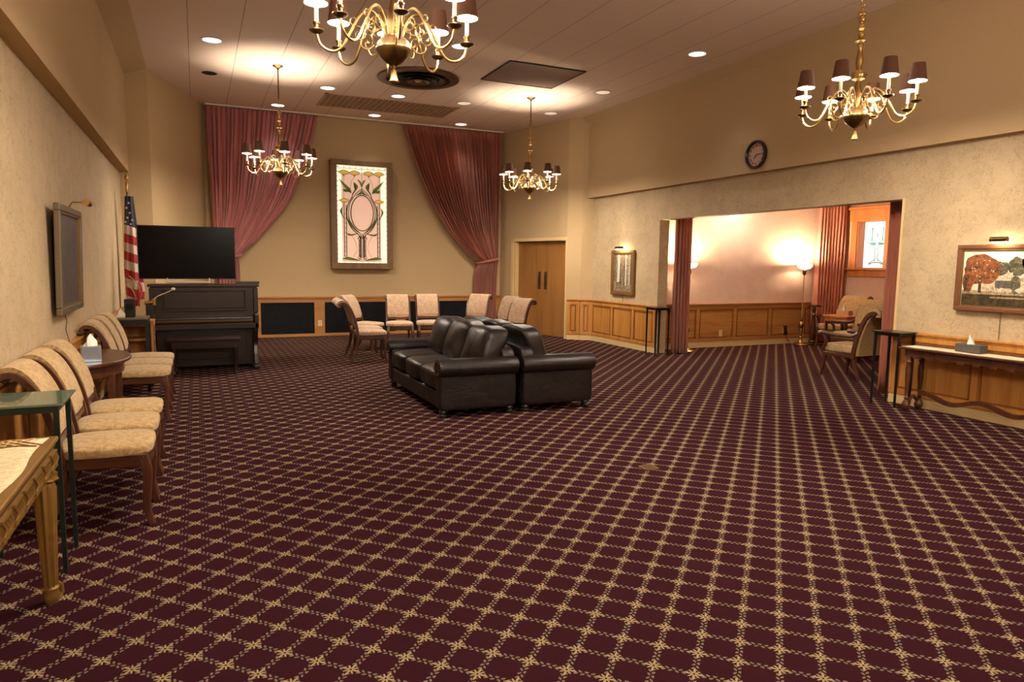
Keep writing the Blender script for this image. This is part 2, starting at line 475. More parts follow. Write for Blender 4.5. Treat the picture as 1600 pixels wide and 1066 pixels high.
# ---------------------------------------------------------------- wainscots
def wainscot(name, p, q, panels, wood, flip, ends=(0, 0), rail=True):
    d, n, L = frame(p, q, flip); t = MB()
    fb(t, p, d, n, 0, L, 0, .012, .10, .80)
    fb(t, p, d, n, 0, L, .012, .028, .73, .80); fb(t, p, d, n, 0, L, .012, .028, .11, .17)
    for s in panels:
        fb(t, p, d, n, max(0, s - .035), min(L, s + .035), .012, .028, .17, .73)
    if rail:
        fb(t, p, d, n, -ends[0], L + ends[1], .0, .050, .812, .836); fb(t, p, d, n, 0, L, .0, .036, .790, .812)
    o = struct(t, name, wood, bevel=.004)
    # bead inside each panel
    b_ = MB(); ps = sorted(panels)
    for a, c_ in zip(ps[:-1], ps[1:]):
        for (s0, s1, z0, z1) in ((a+.05, c_-.05, .70, .715), (a+.05, c_-.05, .185, .20), (a+.05, a+.065, .185, .715), (c_-.065, c_-.05, .185, .715)):
            if s1 > s0: fb(b_, p, d, n, s0, s1, .012, .022, z0, z1)
    if b_.v: b = b_.build('panel_bead', M['bead'], o, smooth=False)
    return o
def baseboard(name, pts, flip, h=.11):
    t = MB()
    for p, q in zip(pts[:-1], pts[1:]):
        d, n, L = frame(p, q, flip); fb(t, p, d, n, 0, L, 0, .022, 0, h - .015); fb(t, p, d, n, 0, L, 0, .014, h - .015, h)
    return struct(t, name, M['cream'])
R0 = (XR, 12.24); R1 = (XR, 10.03)
wainscot('trim_3', R0, R1, [.03, .78, 1.50, 2.16], M['oak'], -1, (0.02, 0))
wainscot('trim_4', (XR, 5.46), (XR, -3.3), [.05] + [.05 + .92*k for k in range(1, 10)], M['oak'], -1)
wainscot('trim_5', (6.945, 12.565), (7.13, 12.36), [.03, .24], M['oak'], -1, (0, .015))
wainscot('trim_6', (7.13, 12.36), (XR, 12.24), [.03, .21], M['oak'], -1, (.015, .015))
wainscot('trim_7', (-1.03, -3.3), (-1.03, 12.3), [.05 + .95*k for k in range(0, 17)], M['oak'], -1)
wainscot('trim_8', (12.25, 10.48), (7.56, 10.48), [.05, .95, 1.85, 2.75, 3.65, 4.6], M['oakB'], 1)
wainscot('trim_9', (12.30, 3.5), (12.30, 10.4), [.05 + .85*k for k in range(0, 9)], M['orangewood'], 1)
wainscot('trim_10', (-.60, 12.36), (.20, YB), [.05, .85, 1.65, 2.45], M['oakB'], -1)
baseboard('baseboard_right', [(6.945, 12.565), (7.13, 12.36), (XR, 12.24), (XR, 10.03)], -1)
baseboard('baseboard_near_right', [(XR, 5.46), (XR, -3.3)], -1)
baseboard('baseboard_left', [(-1.03, -3.3), (-1.03, 12.3)], -1)
baseboard('baseboard_alcove', [(12.25, 10.48), (7.56, 10.48)], 1)
baseboard('baseboard_alcove_right', [(12.30, 3.5), (12.30, 10.4)], 1)
# thin cream corner bead on the opening's near jamb
struct(MB().box(XR - .006, XR + .02, 5.44, 5.47, 0.11, 2.34), 'trim_11', M['cream'])

# back wall: oak surround with radiator grilles set into it
G = [(.28, 0.98), (1.136, 2.18), (2.39, 3.90), (4.11, 5.62)]
t = MB(); yb = YB
t.box(.20, 6.36, yb - .05, yb, .70, .79); t.box(.20, 6.36, yb - .05, yb, .0, .055)
edges = [.20] + [v for g in G for v in g] + [6.36]
for a, b_ in zip(edges[0::2], edges[1::2]): t.box(a, b_, yb - .05, yb, .055, .70)
struct(t, 'trim_12', M['oakB'], bevel=.003)
t = MB(); t.box(.20, 6.36, yb - .085, yb, .79, .822); t.box(.20, 6.36, yb - .06, yb, .76, .79); struct(t, 'trim_13', M['oakB'], bevel=.004)
names = ['black slatted radiator grille partly behind the upright piano', 'black slatted radiator grille just right of the piano',
         'black slatted radiator grille behind the side chairs, right of the wall outlet', 'black slatted radiator grille below the right swagged curtain']
for (a, b_), lb in zip(G, names):
    r = thing('radiator_grille', lb, 'radiator grille', ((a+b_)/2, yb - .03, .055), 0, 'radiator grilles')
    w_ = (b_-a)/2
    MB().box(-w_ + .004, w_ - .004, .012, .026, .002, .643).build('back_plate', M['grille_back'], r, smooth=False)
    k = MB(); x = -w_ + .02
    while x < w_ - .01: k.box(x, x + .012, -.008, .010, .012, .633); x += .036
    k.box(-w_ + .004, w_ - .004, -.010, .010, .002, .014); k.box(-w_ + .004, w_ - .004, -.010, .010, .631, .643)
    k.build('slats', M['grille'], r, smooth=False)

# ---------------------------------------------------------------- double door
D = sempty('door_1')
s0, s1 = .56, L - .03
d, n, L = frame(A, B); n = -n if n.x > 0 else n
mid = (s0 + s1)/2
for k, (a, b_) in enumerate(((s0, mid - .003), (mid + .003, s1))):
    lf = MB(); fb(lf, A, d, n, a, b_, -.135, -.095, .012, 2.015); lf = lf.build('door_leaf', M['doorwood'], D, smooth=False)
    pl = MB(); c_ = (mid - .10) if k == 0 else (mid + .10)
    fb(pl, A, d, n, c_ - .045, c_ + .045, -.095, -.089, 1.0, 1.38)
    fb(pl, A, d, n, c_ - .012, c_ + .012, -.089, -.055, 1.08, 1.30)
    p_ = pl.build('pull_plate', M['bronze'], lf, smooth=False, bevel=.002)
t = MB(); fb(t, A, d, n, .42, .50, 0, .02, 0, 2.10); fb(t, A, d, n, .42, L, 0, .02, 2.03, 2.10); fb(t, A, d, n, .50, .56, -.14, 0, 0, 2.03); fb(t, A, d, n, L - .03, L, -.14, .015, 0, 2.03)
struct(t, 'trim_14', M['cream'], bevel=.004)

# ---------------------------------------------------------------- alcove window
W = sempty('window_1')
X0 = 12.30
f = MB()
f.box(X0 - .03, X0, 9.34, 9.48, 1.53, 2.60); f.box(X0 - .03, X0, 10.12, 10.26, 1.53, 2.60); f.box(X0 - .035, X0, 9.30, 10.30, 2.49, 2.72)
f.box(X0 - .07, X0, 9.26, 10.34, 2.72, 2.77); f.box(X0 - .025, X0, 9.30, 9.40, .84, 1.53)
f.build('casing', M['orangewood'], W, smooth=False, bevel=.005)
f = MB(); f.box(X0, X0 + .2, 10.105, 10.118, 1.53, 2.49); f.box(X0, X0 + .2, 9.482, 9.495, 1.53, 2.49); f.box(X0, X0 + .2, 9.495, 10.105, 1.531, 1.545); f.box(X0, X0 + .2, 9.495, 10.105, 2.475, 2.489)
f.build('window_reveal', M['orangewood'], W, smooth=False)
f = MB(); f.box(X0 - .08, X0 + .05, 9.28, 10.32, 1.50, 1.535); f.box(X0 - .03, X0, 9.32, 10.28, 1.37, 1.50); f.build('window_sill', M['orangewood'], W, smooth=False, bevel=.006)
MB().box(X0 + .185, X0 + .195, 9.50, 10.10, 1.55, 2.47).build('pane', M['daypane'], W, smooth=False)
def sg(mb, pts, r, x):   # lead came drawn on a pane facing -X
    mb.tube([(x, p[0], p[1]) for p in pts], r, 5)
px_ = X0 + .183; cy = 9.80
l = MB()
for dy in (-.075, -.035, .035, .075): sg(l, [(cy + dy*.6, 1.68), (cy + dy*.6, 1.95), (cy + dy*1.3, 2.05)], .004, px_)
for sgn in (-1, 1):
    sg(l, [(cy, 1.66), (cy + sgn*.06, 1.66), (cy + sgn*.17, 1.63)], .008, px_)
    sg(l, [(cy + sgn*.04, 1.72), (cy + sgn*.12, 1.67), (cy + sgn*.18, 1.62), (cy + sgn*.10, 1.62)], .006, px_)
    sg(l, [(cy + sgn*.13, 2.07), (cy + sgn*.12, 2.35)], .005, px_)
    sg(l, [(cy + sgn*.02, 2.33), (cy + sgn*.12, 2.30), (cy + sgn*.24, 2.33), (cy + sgn*.12, 2.37), (cy + sgn*.02, 2.33)], .004, px_)
    sg(l, [(cy, 2.05), (cy + sgn*.12, 2.03), (cy + sgn*.26, 2.07)], .006, px_)
sg(l, [(cy - .03, 2.07), (cy, 2.17), (cy + .03, 2.07), (cy - .03, 2.07)], .004, px_); sg(l, [(cy, 2.17), (cy, 2.26)], .006, px_)
l.build('lead_came', M['lead'], W)
l = MB()
for sgn in (-1, 1):
    l.add([(px_ - .002, cy + sgn*.12 + a, 2.33 + b_) for a, b_ in ((-.03, 0), (0, .05), (.03, 0), (0, -.02))], [(0, 1, 2, 3)])
    l.add([(px_ - .002, cy + sgn*a, b_) for a, b_ in ((.04, 2.0), (.15, 2.0), (.16, 2.06), (.03, 2.06))], [(0, 1, 2, 3)])
    l.add([(px_ - .002, cy + sgn*a, b_) for a, b_ in ((.10, 2.08), (.125, 2.08), (.125, 2.28), (.11, 2.28))], [(0, 1, 2, 3)])
l.build('teal_glass', M['dayteal'], W, smooth=False)

# ---------------------------------------------------------------- ceiling fittings
def downlight(x, y, label, lit=True, r=.125, e=None):
    t = thing('downlight', label, 'ceiling light', (x, y, ZC), 0, 'recessed downlights')
    MB().lathe([(r, -.001), (r + .02, -.004), (r + .022, -.009), (r - .004, -.012), (r - .012, -.004)], n=28, cap=False).build('trim_ring', M['white'], t)
    MB().lathe([(r - .010, -.0055), (.001, -.0065)], n=28, cap=True).build('lens', e or M['downlight'], t)
    return t
M['coollens'] = mat_emit('cool_downlight_lens', (.78, .86, 1.0), 3.2)
M['dimlens'] = mat_emit('dim_downlight_lens', (1.0, .82, .62), .8)
DL = [(.286, 10.39, 'round downlight in the ceiling at far left, above the flag', M['downlight']),
      (2.11, 12.29, 'round downlight left of the long beige ceiling grille', M['downlight']),
      (3.33, 12.31, 'round downlight just beyond the big round ceiling diffuser', M['coollens']),
      (4.55, 12.28, 'round downlight at the right end of the long ceiling grille', M['dimlens']),
      (6.345, 12.30, 'round downlight in the far right ceiling corner, right of the far middle chandelier', M['dimlens']),
      (6.365, 10.43, 'dim round downlight right of the brown square ceiling panel', M['dimlens']),
      (6.375, 8.0, 'bright round downlight alone near the right wall, above the clock', M['coollens']),
      (3.34, 9.15, 'round downlight beside the right arms of the nearest chandelier', M['coollens']),
      (1.49, 14.05, 'small downlight by the back wall behind the far left chandelier rod', M['downlight']),
      (3.33, 14.10, 'small downlight by the back wall above the stained glass panel', M['downlight']),
      (5.17, 14.13, 'small downlight by the back wall above the right swagged curtain', M['downlight'])]
for x, y, lb, e in DL: downlight(x, y, lb, e=e)
t = thing('ceiling_hole', 'unlit black round downlight opening above the left curtain', 'ceiling light', (.283, 12.2, ZC))
MB().lathe([(.095, -.0015), (.115, -.005), (.10, -.010), (.09, -.004)], n=24, cap=False).build('trim_ring', M['bronze_d'], t)
MB().lathe([(.095, -.004), (.001, -.0045)], n=24).build('dark_opening', M['grille_back'], t)
# round diffuser
t = thing('round_diffuser', 'large round bronze ceiling air diffuser behind the nearest chandelier', 'air vent', (3.30, 10.98, ZC))
MB().lathe([(.60, -.002), (.645, -.012), (.64, -.03), (.56, -.045), (.50, -.035), (.50, -.004)], n=48, cap=False).build('outer_ring', M['bronze'], t)
MB().lathe([(.50, -.004), (.01, -.005)], n=48).build('throat', M['bronze_d'], t)
for k, (r, z) in enumerate(((.42, .05), (.30, .06), (.18, .068))):
    MB().lathe([(r - .07, -.012), (r, -z), (r - .008, -z - .006), (r - .085, -.02)], n=40, cap=False).build('cone_ring', M['bronze_d' if k < 2 else 'bronze'], t)
g_ = MB().lathe([(.05, -.006), (.06, -.05), (.03, -.07), (.001, -.072)], n=20); g_.build('centre_cap', M['silver'], t)
# egg-crate grille
t = thing('ceiling_grille', 'long beige egg-crate ceiling grille in front of the curtains', 'air vent', (3.375, 13.17, ZC))
MB().box(-1.21, 1.21, -.50, .50, -.004, -.001).build('duct_plate', M['egg_back'], t, smooth=False)
k = MB()
for i in range(25): x = -1.21 + i*2.42/24; k.box(x - .016, x + .016, -.5, .5, -.009, -.004)
for i in range(9): y = -.5 + i/8; k.box(-1.21, 1.21, y - .018, y + .018, -.009, -.004)
k.box(-1.235, -1.20, -.525, .525, -.014, -.002); k.box(1.20, 1.235, -.525, .525, -.014, -.002); k.box(-1.235, 1.235, -.525, -.49, -.014, -.002); k.box(-1.235, 1.235, .49, .525, -.014, -.002)
k.build('grid', M['eggcrate'], t, smooth=False)
# square brown panel
t = thing('ceiling_panel', 'square dark brown perforated ceiling panel near the far middle chandelier', 'ceiling panel', (4.83, 10.01, ZC))
MB().box(-.61, .61, -.55, .55, -.012, -.001).build('perforated_sheet', M['panelmesh'], t, smooth=False)
k = MB(); k.box(-.63, .63, -.57, -.55, -.018, -.001); k.box(-.63, .63, .55, .57, -.018, -.001); k.box(-.63, -.61, -.55, .55, -.018, -.001); k.box(.61, .63, -.55, .55, -.018, -.001)
k.build('edge_frame', M['bronze_d'], t, smooth=False)
# curtain track
t = MB(); t.box(.24, 6.32, 14.50, 14.56, 4.425, 4.45); tag(t.build('curtain_track', M['white'], smooth=False, bevel=.003), 'long white curtain track along the ceiling at the back wall', 'curtain track')

# outlets
def outlet(p, rz, label, plug=False):
    t = thing('wall_outlet', label, 'outlet', p, rz)     # faces -Y locally
    MB().box(-.038, .038, -.006, 0, -.058, .058).build('cover_plate', M['plastic'], t, smooth=False, bevel=.002)
    MB().box(-.016, .016, -.008, -.006, .010, .038).box(-.016, .016, -.008, -.006, -.038, -.010).build('sockets', M['tanbox'], t, smooth=False)
    if plug:
        MB().box(-.03, .03, -.05, -.008, .0, .10).box(-.022, .022, -.075, -.008, -.09, .0).build('plug_adapter', M['darkbrass'], t, smooth=False, bevel=.006)
        MB().tube([(0, -.04, -.08), (.01, -.05, -.14), (.06, -.06, -.20), (.14, -.05, -.235)], .004, 6).build('cord', M['bronze'], t)
outlet((2.289, YB - .05, .268), 0, 'ivory wall outlet on the oak stile between the back radiator grilles')
outlet((9.166, 10.468, .256), 0, 'wall outlet in the alcove wainscot between the two floor lamps')
outlet((11.05 - .25, 10.468, .27), 0, 'wall outlet with plugged adapters beside the right floor lamp', True)

# ================================================================== CURTAINS
def swag(name, label, inner, outer, zt, y0, flip, mat):
    """curtain tied back: inner(z), outer(z) x-positions; zt height of the tie"""
    ns, nz = 260, 70; mb = MB(); top = 4.42; zs = []
    for j in range(nz+1):
        t = j/nz; z = top*(1-t); zs.append(z)
    folds = 25
    for z in zs:
        xi, xo = inner(z), outer(z); wd = abs(xo - xi)
        comp = max(.0, min(1, 1 - (wd - .35)/1.7))
        amp = .055 + .035*comp
        if z > 4.25: amp = .018 + .027*(4.42 - z)/.17
        for i in range(ns+1):
            s = i/ns
            u = s**(1.0 + .18*comp)
            x = xi + (xo - xi)*u
            ph = s*folds*2*PI + .9*math.sin(s*17) + .2*math.sin(z*1.3 + s*9)
            bulge = .10*math.exp(-((z - zt)/.5)**2)*math.sin(PI*s) if z > zt else .06*math.exp(-((z - zt)/.25)**2)*math.sin(PI*s)
            y = y0 - amp*math.sin(ph) - .35*amp*math.sin(2.3*ph + 1 + z) - bulge
            x += .3*amp*math.cos(ph)*min(1, wd)
            mb.v.append((x, min(y, YB - .10), z))
    for j in range(nz):
        for i in range(ns):
            o = j*(ns+1) + i; mb.f.append((o, o+1, o+ns+2, o+ns+1)); mb.mi.append(0)
    r = thing(name, label, 'curtain')
    mb.build('drape', mat, r, solid=.005)
    return r
def interp(tab):
    tab = sorted(tab)
    def f_(z):
        if z <= tab[0][0]: return tab[0][1]
        if z >= tab[-1][0]: return tab[-1][1]
        for (a, b_), (c_, e_) in zip(tab[:-1], tab[1:]):
            if a <= z <= c_:
                t = (z-a)/(c_-a); return b_ + (e_-b_)*t
    return f_
inL = interp([(0, .74), (.9, .76), (1.45, .76), (1.62, .72), (1.78, .90), (1.95, 1.09), (2.2, 1.30), (2.52, 1.57), (2.80, 1.75), (3.03, 1.85), (3.35, 1.98), (3.67, 2.08), (4.0, 2.18), (4.42, 2.28)])
outL = interp([(0, .34), (1.4, .40), (1.62, .42), (2.2, .31), (3.4, .26), (4.42, .24)])
inR = interp([(0, 5.66), (.9, 5.67), (1.35, 5.69), (1.58, 5.78), (1.66, 5.60), (1.72, 5.54), (1.95, 5.32), (2.25, 5.03), (2.6, 4.80), (2.92, 4.62), (3.25, 4.46), (3.57, 4.32), (4.0, 4.17), (4.42, 4.05)])
outR = interp([(0, 6.16), (.9, 6.16), (1.45, 6.18), (1.62, 6.20), (2.4, 6.24), (3.4, 6.27), (4.42, 6.29)])
cl = swag('curtain', 'tall dusty rose curtain swagged to the left, behind the television and piano', inL, outL, 1.62, 14.55, 1, M['curtain'])
cr = swag('curtain', 'tall rust rose curtain swagged to the right, beside the double doors', inR, outR, 1.62, 14.55, -1, M['curtain_rust'])
for r, xc, hw, mt in ((cl, .58, .21, 'curtain'), (cr, 5.97, .24, 'curtain_rust')):
    pts = [(xc + hw*math.cos(a), 14.54 + .17*math.sin(a), 1.60 + .05*math.cos(a)) for a in [2*PI*k/20 for k in range(20)]]
    MB().tube(pts, .03, 8, closed=True).build('tieback', M[mt], r)
def stack(label, p, q, z1, folds, mat, amp=.06, name='curtain', z0=.015, th=.005):
    d, n, L = frame(p, q); N = folds*14; mb = MB(); nz = 14
    for j in range(nz+1):
        z = z0 + (z1-z0)*j/nz
        for i in range(N+1):
            s = i/N; ph = s*folds*2*PI + .5*math.sin(z*1.1 + s*7)
            a = amp*(1 + .15*math.sin(z*2 + s*11))
            o = a*math.sin(ph) + .3*a*math.sin(2.1*ph + z); x = L*s + .25*a*math.cos(ph)
            mb.v.append((p[0] + d.x*x + n.x*o, p[1] + d.y*x + n.y*o, z))
    for j in range(nz):
        for i in range(N):
            o = j*(N+1) + i; mb.f.append((o, o+1, o+N+2, o+N+1)); mb.mi.append(0)
    return tag(mb.build(name, mat, solid=th), label, 'curtain')
stack('rust red pleated curtain bunched at the left side of the wide opening', (7.60, 9.95), (7.83, 9.79), 2.88, 5, M['curtain_rust'], .05)
stack('rust red pleated curtain bunched at the right side of the wide opening', (7.64, 5.55), (7.72, 5.90), 2.88, 5, M['curtain_rust'], .045)
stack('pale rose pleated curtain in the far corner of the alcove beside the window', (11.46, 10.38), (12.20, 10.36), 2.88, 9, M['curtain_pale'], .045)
# ================================================================== SIDE CHAIRS (face +X locally)
def arc_leg(pts, r0, r1):
    n = len(pts); return pts, [r0 + (r1-r0)*i/(n-1) for i in range(n)]
def make_chair(label, fab, cat='chair', group=None):
    t = thing('side_chair', label, cat, group=group)
    f = MB()                                     # seat rails: bowed front, straight sides
    out = [(-.205, -.195), (.215, -.235), (.245, -.15), (.255, 0), (.245, .15), (.215, .235), (-.205, .195)]
    f.prism(out, .355, .425); f.build('seat_frame', M['walnutX'], t, bevel=.008)
    lip = [(x*1.03, y*1.03) for x, y in out]; MB().prism(lip, .418, .432).build('seat_moulding', M['walnut'], t, bevel=.005)
    def shape(w, q):
        k = 1 - .09*max(0, -(w.x)/.22)*1.0; w = w.copy(); w.y *= k
        if q.z > 0: w.z += .018*(1 - min(1, (w.x/.26)**2))*(1 - min(1, (w.y/.26)**2))
        return w
    MB().pillow((.018, 0, .450), (.485, .475, .072), 12, 5.0, .004, 3, shape).build('seat', fab, t)
    for s in (-1, 1):
        pts = spline([(.205, s*.205, .43), (.228, s*.213, .33), (.222, s*.213, .20), (.218, s*.215, .10), (.245, s*.222, .0)], 4)
        MB().tube(pts, [.038 - .013*i/(len(pts)-1) for i in range(len(pts))], 4, sq=True).build('leg', M['walnut'], t, bevel=.006, smooth=False)
        pts = spline([(-.195, s*.188, .44), (-.200, s*.188, .30), (-.235, s*.190, .14), (-.305, s*.195, .0)], 4)
        MB().tube(pts, [.030 - .010*i/(len(pts)-1) for i in range(len(pts))], 4, sq=True).build('leg', M['walnut'], t, bevel=.005, smooth=False)
        pr = spline([(-.195, .40), (-.207, .52), (-.232, .64), (-.268, .75), (-.318, .85), (-.378, .908), (-.435, .915), (-.462, .885), (-.440, .862)], 5)
        y = s*.205; MB().ribbon(pr, [.040 - .010*i/(len(pr)-1) for i in range(len(pr))], y - .017, y + .017).build('back_post', M['walnut'], t, bevel=.004, smooth=False)
    pr = spline([(-.222, .555), (-.238, .65), (-.272, .76), (-.322, .86), (-.382, .925), (-.440, .930), (-.478, .892), (-.452, .858)], 5)
    N = len(pr); th = [.052 if 1 < i < N-2 else .034 for i in range(N)]
    MB().ribbon(pr, th, -.192, .192).build('backrest', fab, t, bevel=.014, seg=3)
    MB().box(-.222, -.198, -.195, .195, .515, .550).build('lower_rail', M['walnutX'], t, bevel=.005, smooth=False)
    return t
c1 = make_chair('side chair nearest the camera in the left row, directly behind the green glass stand', M['fabric'], group='side chairs along the left wall')
c1.location = (-.53, 4.66, 0)
GL = 'side chairs along the left wall'
dup(c1, (-.53, 5.22, 0), 0, 'second side chair from the camera in the left row, between two others')
dup(c1, (-.53, 5.77, 0), 0, 'third side chair from the camera, right before the table with the silver tissue box')
dup(c1, (-.53, 7.62, 0), 0, 'side chair just beyond the dark wall table with the silver tissue box')
dup(c1, (-.53, 8.14, 0), 0, 'middle one of the three side chairs between the dark wall table and the piano')
dup(c1, (-.53, 8.66, 0), 0, 'last side chair of the left row, nearest the piano')
GC = 'side chairs grouped in a loose circle'
fc = make_chair('side chair at the left of the loose circle, turned right, nearest the camera', M['fabric_far'], group=GC)
r_ = math.radians
fc.location = (2.42, 10.75, 0); fc.rotation_euler = (0, 0, r_(-5))
dup(fc, (2.50, 11.38, 0), r_(0), 'side chair at the left of the circle almost hidden behind its near neighbour')
dup(fc, (2.68, 12.10, 0), r_(-42), 'side chair at the back left of the circle turned half toward the camera')
dup(fc, (3.27, 12.10, 0), r_(-100), 'left one of two side chairs facing the camera before the radiator grille')
dup(fc, (3.84, 12.13, 0), r_(-100), 'right one of two side chairs facing the camera, just left of the sofa backs')
dup(fc, (4.66, 12.10, 0), r_(-135), 'side chair behind the sofas standing before the right swagged curtain')
dup(fc, (4.82, 11.34, 0), r_(-163), 'side chair behind the sofas, left one of the pair before the door')
dup(fc, (4.72, 10.60, 0), r_(-160), 'side chair behind the sofas, right one of the pair before the door')

# ================================================================== ARMCHAIRS (face +X locally)
def make_armchair(label, group):
    t = thing('armchair', label, 'armchair', group=group)
    MB().prism([(-.25, -.25), (.27, -.29), (.29, 0), (.27, .29), (-.25, .25)], .30, .36).build('seat_frame', M['walnutX'], t, bevel=.01)
    MB().pillow((.02, 0, .415), (.56, .56, .13), 12, 5, .005, 8).build('seat', M['fabric'], t)
    pr = spline([(-.245, .34), (-.262, .50), (-.30, .66), (-.355, .80), (-.425, .92), (-.50, .965), (-.555, .94), (-.555, .895)], 5)
    MB().ribbon(pr, .085, -.265, .265).build('backrest', M['fabric'], t, bevel=.02, seg=3)
    pr2 = [(x - .050, z - .004) for x, z in pr[:-8]]
    MB().ribbon(pr2, .018, -.262, .262).build('back_panel', M['fabric_gold'], t, bevel=.004)
    for s in (-1, 1):
        pts = spline([(.235, s*.255, .34), (.245, s*.262, .20), (.275, s*.27, .0)], 5)
        MB().tube(pts, [.036 - .014*i/(len(pts)-1) for i in range(len(pts))], 4, sq=True).build('leg', M['walnut'], t, bevel=.006, smooth=False)
        pts = spline([(-.235, s*.25, .36), (-.255, s*.25, .20), (-.33, s*.255, .0)], 5)
        MB().tube(pts, [.036 - .014*i/(len(pts)-1) for i in range(len(pts))], 4, sq=True).build('leg', M['walnut'], t, bevel=.006, smooth=False)
        prp = spline([(-.24, .30), (-.262, .48), (-.305, .64), (-.362, .79), (-.432, .905), (-.505, .945), (-.545, .92)], 5)
        y = s*.285; MB().ribbon(prp, .05, y - .02, y + .02).build('back_post', M['walnut'], t, bevel=.005, smooth=False)
        arm = spline([(-.31, s*.29, .66), (-.22, s*.295, .615), (-.05, s*.30, .605), (.12, s*.30, .615), (.25, s*.305, .625), (.31, s*.305, .615)], 5)
        MB().tube(arm, [.026 + .010*abs(i/(len(arm)-1) - .3) for i in range(len(arm))], 8).build('arm', M['walnut'], t)
        sup = spline([(.26, s*.30, .61), (.20, s*.30, .55), (.20, s*.295, .47), (.25, s*.285, .40), (.245, s*.27, .33)], 5)
        MB().tube(sup, .022, 8).build('arm_support', M['walnut'], t)
    return t
a1 = make_armchair('upholstered armchair seen from behind, nearest the right end of the wide opening', 'alcove armchairs')
a1.location = (8.46, 6.93, 0); a1.rotation_euler = (0, 0, r_(92))
dup(a1, (10.12, 8.22, 0), r_(178), 'upholstered armchair in the alcove right behind the one turned away')
dup(a1, (11.20, 9.50, 0), r_(182), 'farthest upholstered armchair, below the alcove window behind the small table')
# small table and tissue box in the alcove
t = thing('side_table', 'small wooden table carrying a tissue box between the alcove armchairs', 'side table', (10.60, 8.88, 0))
MB().box(-.25, .25, -.26, .26, .66, .695).build('tabletop', M['orangewood'], t, bevel=.006, smooth=False)
MB().box(-.22, .22, -.23, .23, .59, .66).build('apron', M['orangewood'], t, smooth=False)
for x in (-.20, .20):
    for y in (-.21, .21): MB().tube([(x, y, .60), (x, y, 0)], [.028, .018], 4, sq=True).build('leg', M['walnut'], t, smooth=False)
def tissue_box(p, dims, mat, label, rz=0.0, h=.07):
    t = thing('tissue_box', label, 'tissue box', p, rz); x, y, z = dims
    MB().box(-x/2, x/2, -y/2, y/2, 0, z).build('carton', mat, t, bevel=.004, smooth=False)
    m = MB(); n = 14; top = []
    for j in range(6):
        for i in range(n):
            a = 2*PI*i/n; q = 1 - (j/5)*.75; rr = (.045 + .014*math.sin(3*a + j))*q
            m.v.append((rr*math.cos(a) + .012*j/5, .5*rr*math.sin(a) + .006*j, z + h*(j/5)**.8 + .012*math.sin(2*a)*(j/5)))
    for j in range(5):
        for i in range(n): m.f.append((j*n + i, j*n + (i+1) % n, (j+1)*n + (i+1) % n, (j+1)*n + i)); m.mi.append(0)
    m.f.append(tuple(5*n + i for i in range(n))); m.mi.append(0)
    m.build('tissue', M['tissue'], t); return t
tissue_box((10.60, 8.88, .695), (.13, .24, .09), M['tanbox'], 'tan tissue box on the small table in the alcove', r_(5), .10)

# ================================================================== SOFAS (face +X locally, long axis Y)
def make_sofa(label):
    t = thing('leather_sofa', label, 'sofa')
    HL = 1.07
    MB().box(-.42, .40, -HL + .06, HL - .06, .085, .26).build('base', M['leather'], t, bevel=.03, seg=3)
    MB().pillow((-.345, 0, .40), (.18, 2*HL - .16, .62), 14, 8, .008, 5).build('back_frame', M['leather'], t)
    for s in (-1, 1):
        a = MB(); n = 24; prof = []
        yc = s*(HL - .105)
        for k in range(n):                       # rolled arm section: body below, scroll above leaning outward
            ang = 2*PI*k/n; prof.append((yc + s*.004 + .108*math.cos(ang), .505 + .098*math.sin(ang)))
        xs = [-.43, -.425, -.38, -.1, .2, .385, .425, .43]; sc = [.82, .93, 1, 1, 1, 1, .93, .82]
        for x, q in zip(xs, sc):
            for y, z in prof: a.v.append((x, yc + (y - yc)*q, .505 + (z - .505)*q))
        for j in range(len(xs)-1):
            for k in range(n): a.f.append((j*n + k, j*n + (k+1) % n, (j+1)*n + (k+1) % n, (j+1)*n + k)); a.mi.append(0)
        a.f.append(tuple(range(n))); a.f.append(tuple((len(xs)-1)*n + k for k in range(n))); a.mi += [0, 0]
        am = a.build('arm', M['leather'], t)
        MB().pillow((0.0, s*(HL - .125), .29), (.83, .165, .42), 12, 12, .006, 9).build('arm_side', M['leather'], am)
        st = MB()
        for k in range(15):
            ang = 2*PI*k/15; st.pillow((.432, yc + .075*math.cos(ang), .505 + .068*math.sin(ang)), (.012, .016, .016), 2, 2)
        st.build('nailheads', M['darkbrass'], am)
        for x in (-.36, .36):
            MB().lathe([(.028, 0), (.040, .012), (.044, .03), (.030, .045), (.046, .058), (.046, .072), (.034, .092)], x, s*(HL - .12), 16).build('leg', M['blackwood'], t)
    for k in (-1, 0, 1):
        def fs(w, q, k=k):
            if q.z > 0: w.z += .030*(1 - (q.y)**2)*(1 - .6*q.x**2)
            if q.x > .6: w.x += .015*(1 - q.y**2)
            return w
        MB().pillow((.085, k*.60, .365), (.66, .612, .20), 14, 6, .016, 20 + k, fs).build('seat_cushion', M['leather'], t)
        def fbk(w, q):
            lean = (w.z - .42); w.x -= lean*.34
            if q.z > 0: w.z += .022*(1 - q.y**2)
            w.x += .05*max(0, q.x)*(1 - q.y**2)*(1 - (q.z - .1)**2)
            return w
        MB().pillow((-.135, k*.61, .655), (.25, .640, .43), 16, 5.2, .022, 40 + k*3, fbk).build('back_cushion', M['leather'], t)
        MB().tube([(-.20, k*.61 - .30, .45), (-.235, k*.61 - .306, .60), (-.275, k*.61 - .30, .80)], .006, 6).build('piping', M['leather'], t)
    return t
s1_ = make_sofa('black leather three-seat sofa facing left toward the piano'); s1_.location = (2.555, 7.44, 0); s1_.rotation_euler = (0, 0, PI)
dup(s1_, (3.455, 7.42, 0), 0.0, 'black leather three-seat sofa facing right, set back to back with the other')

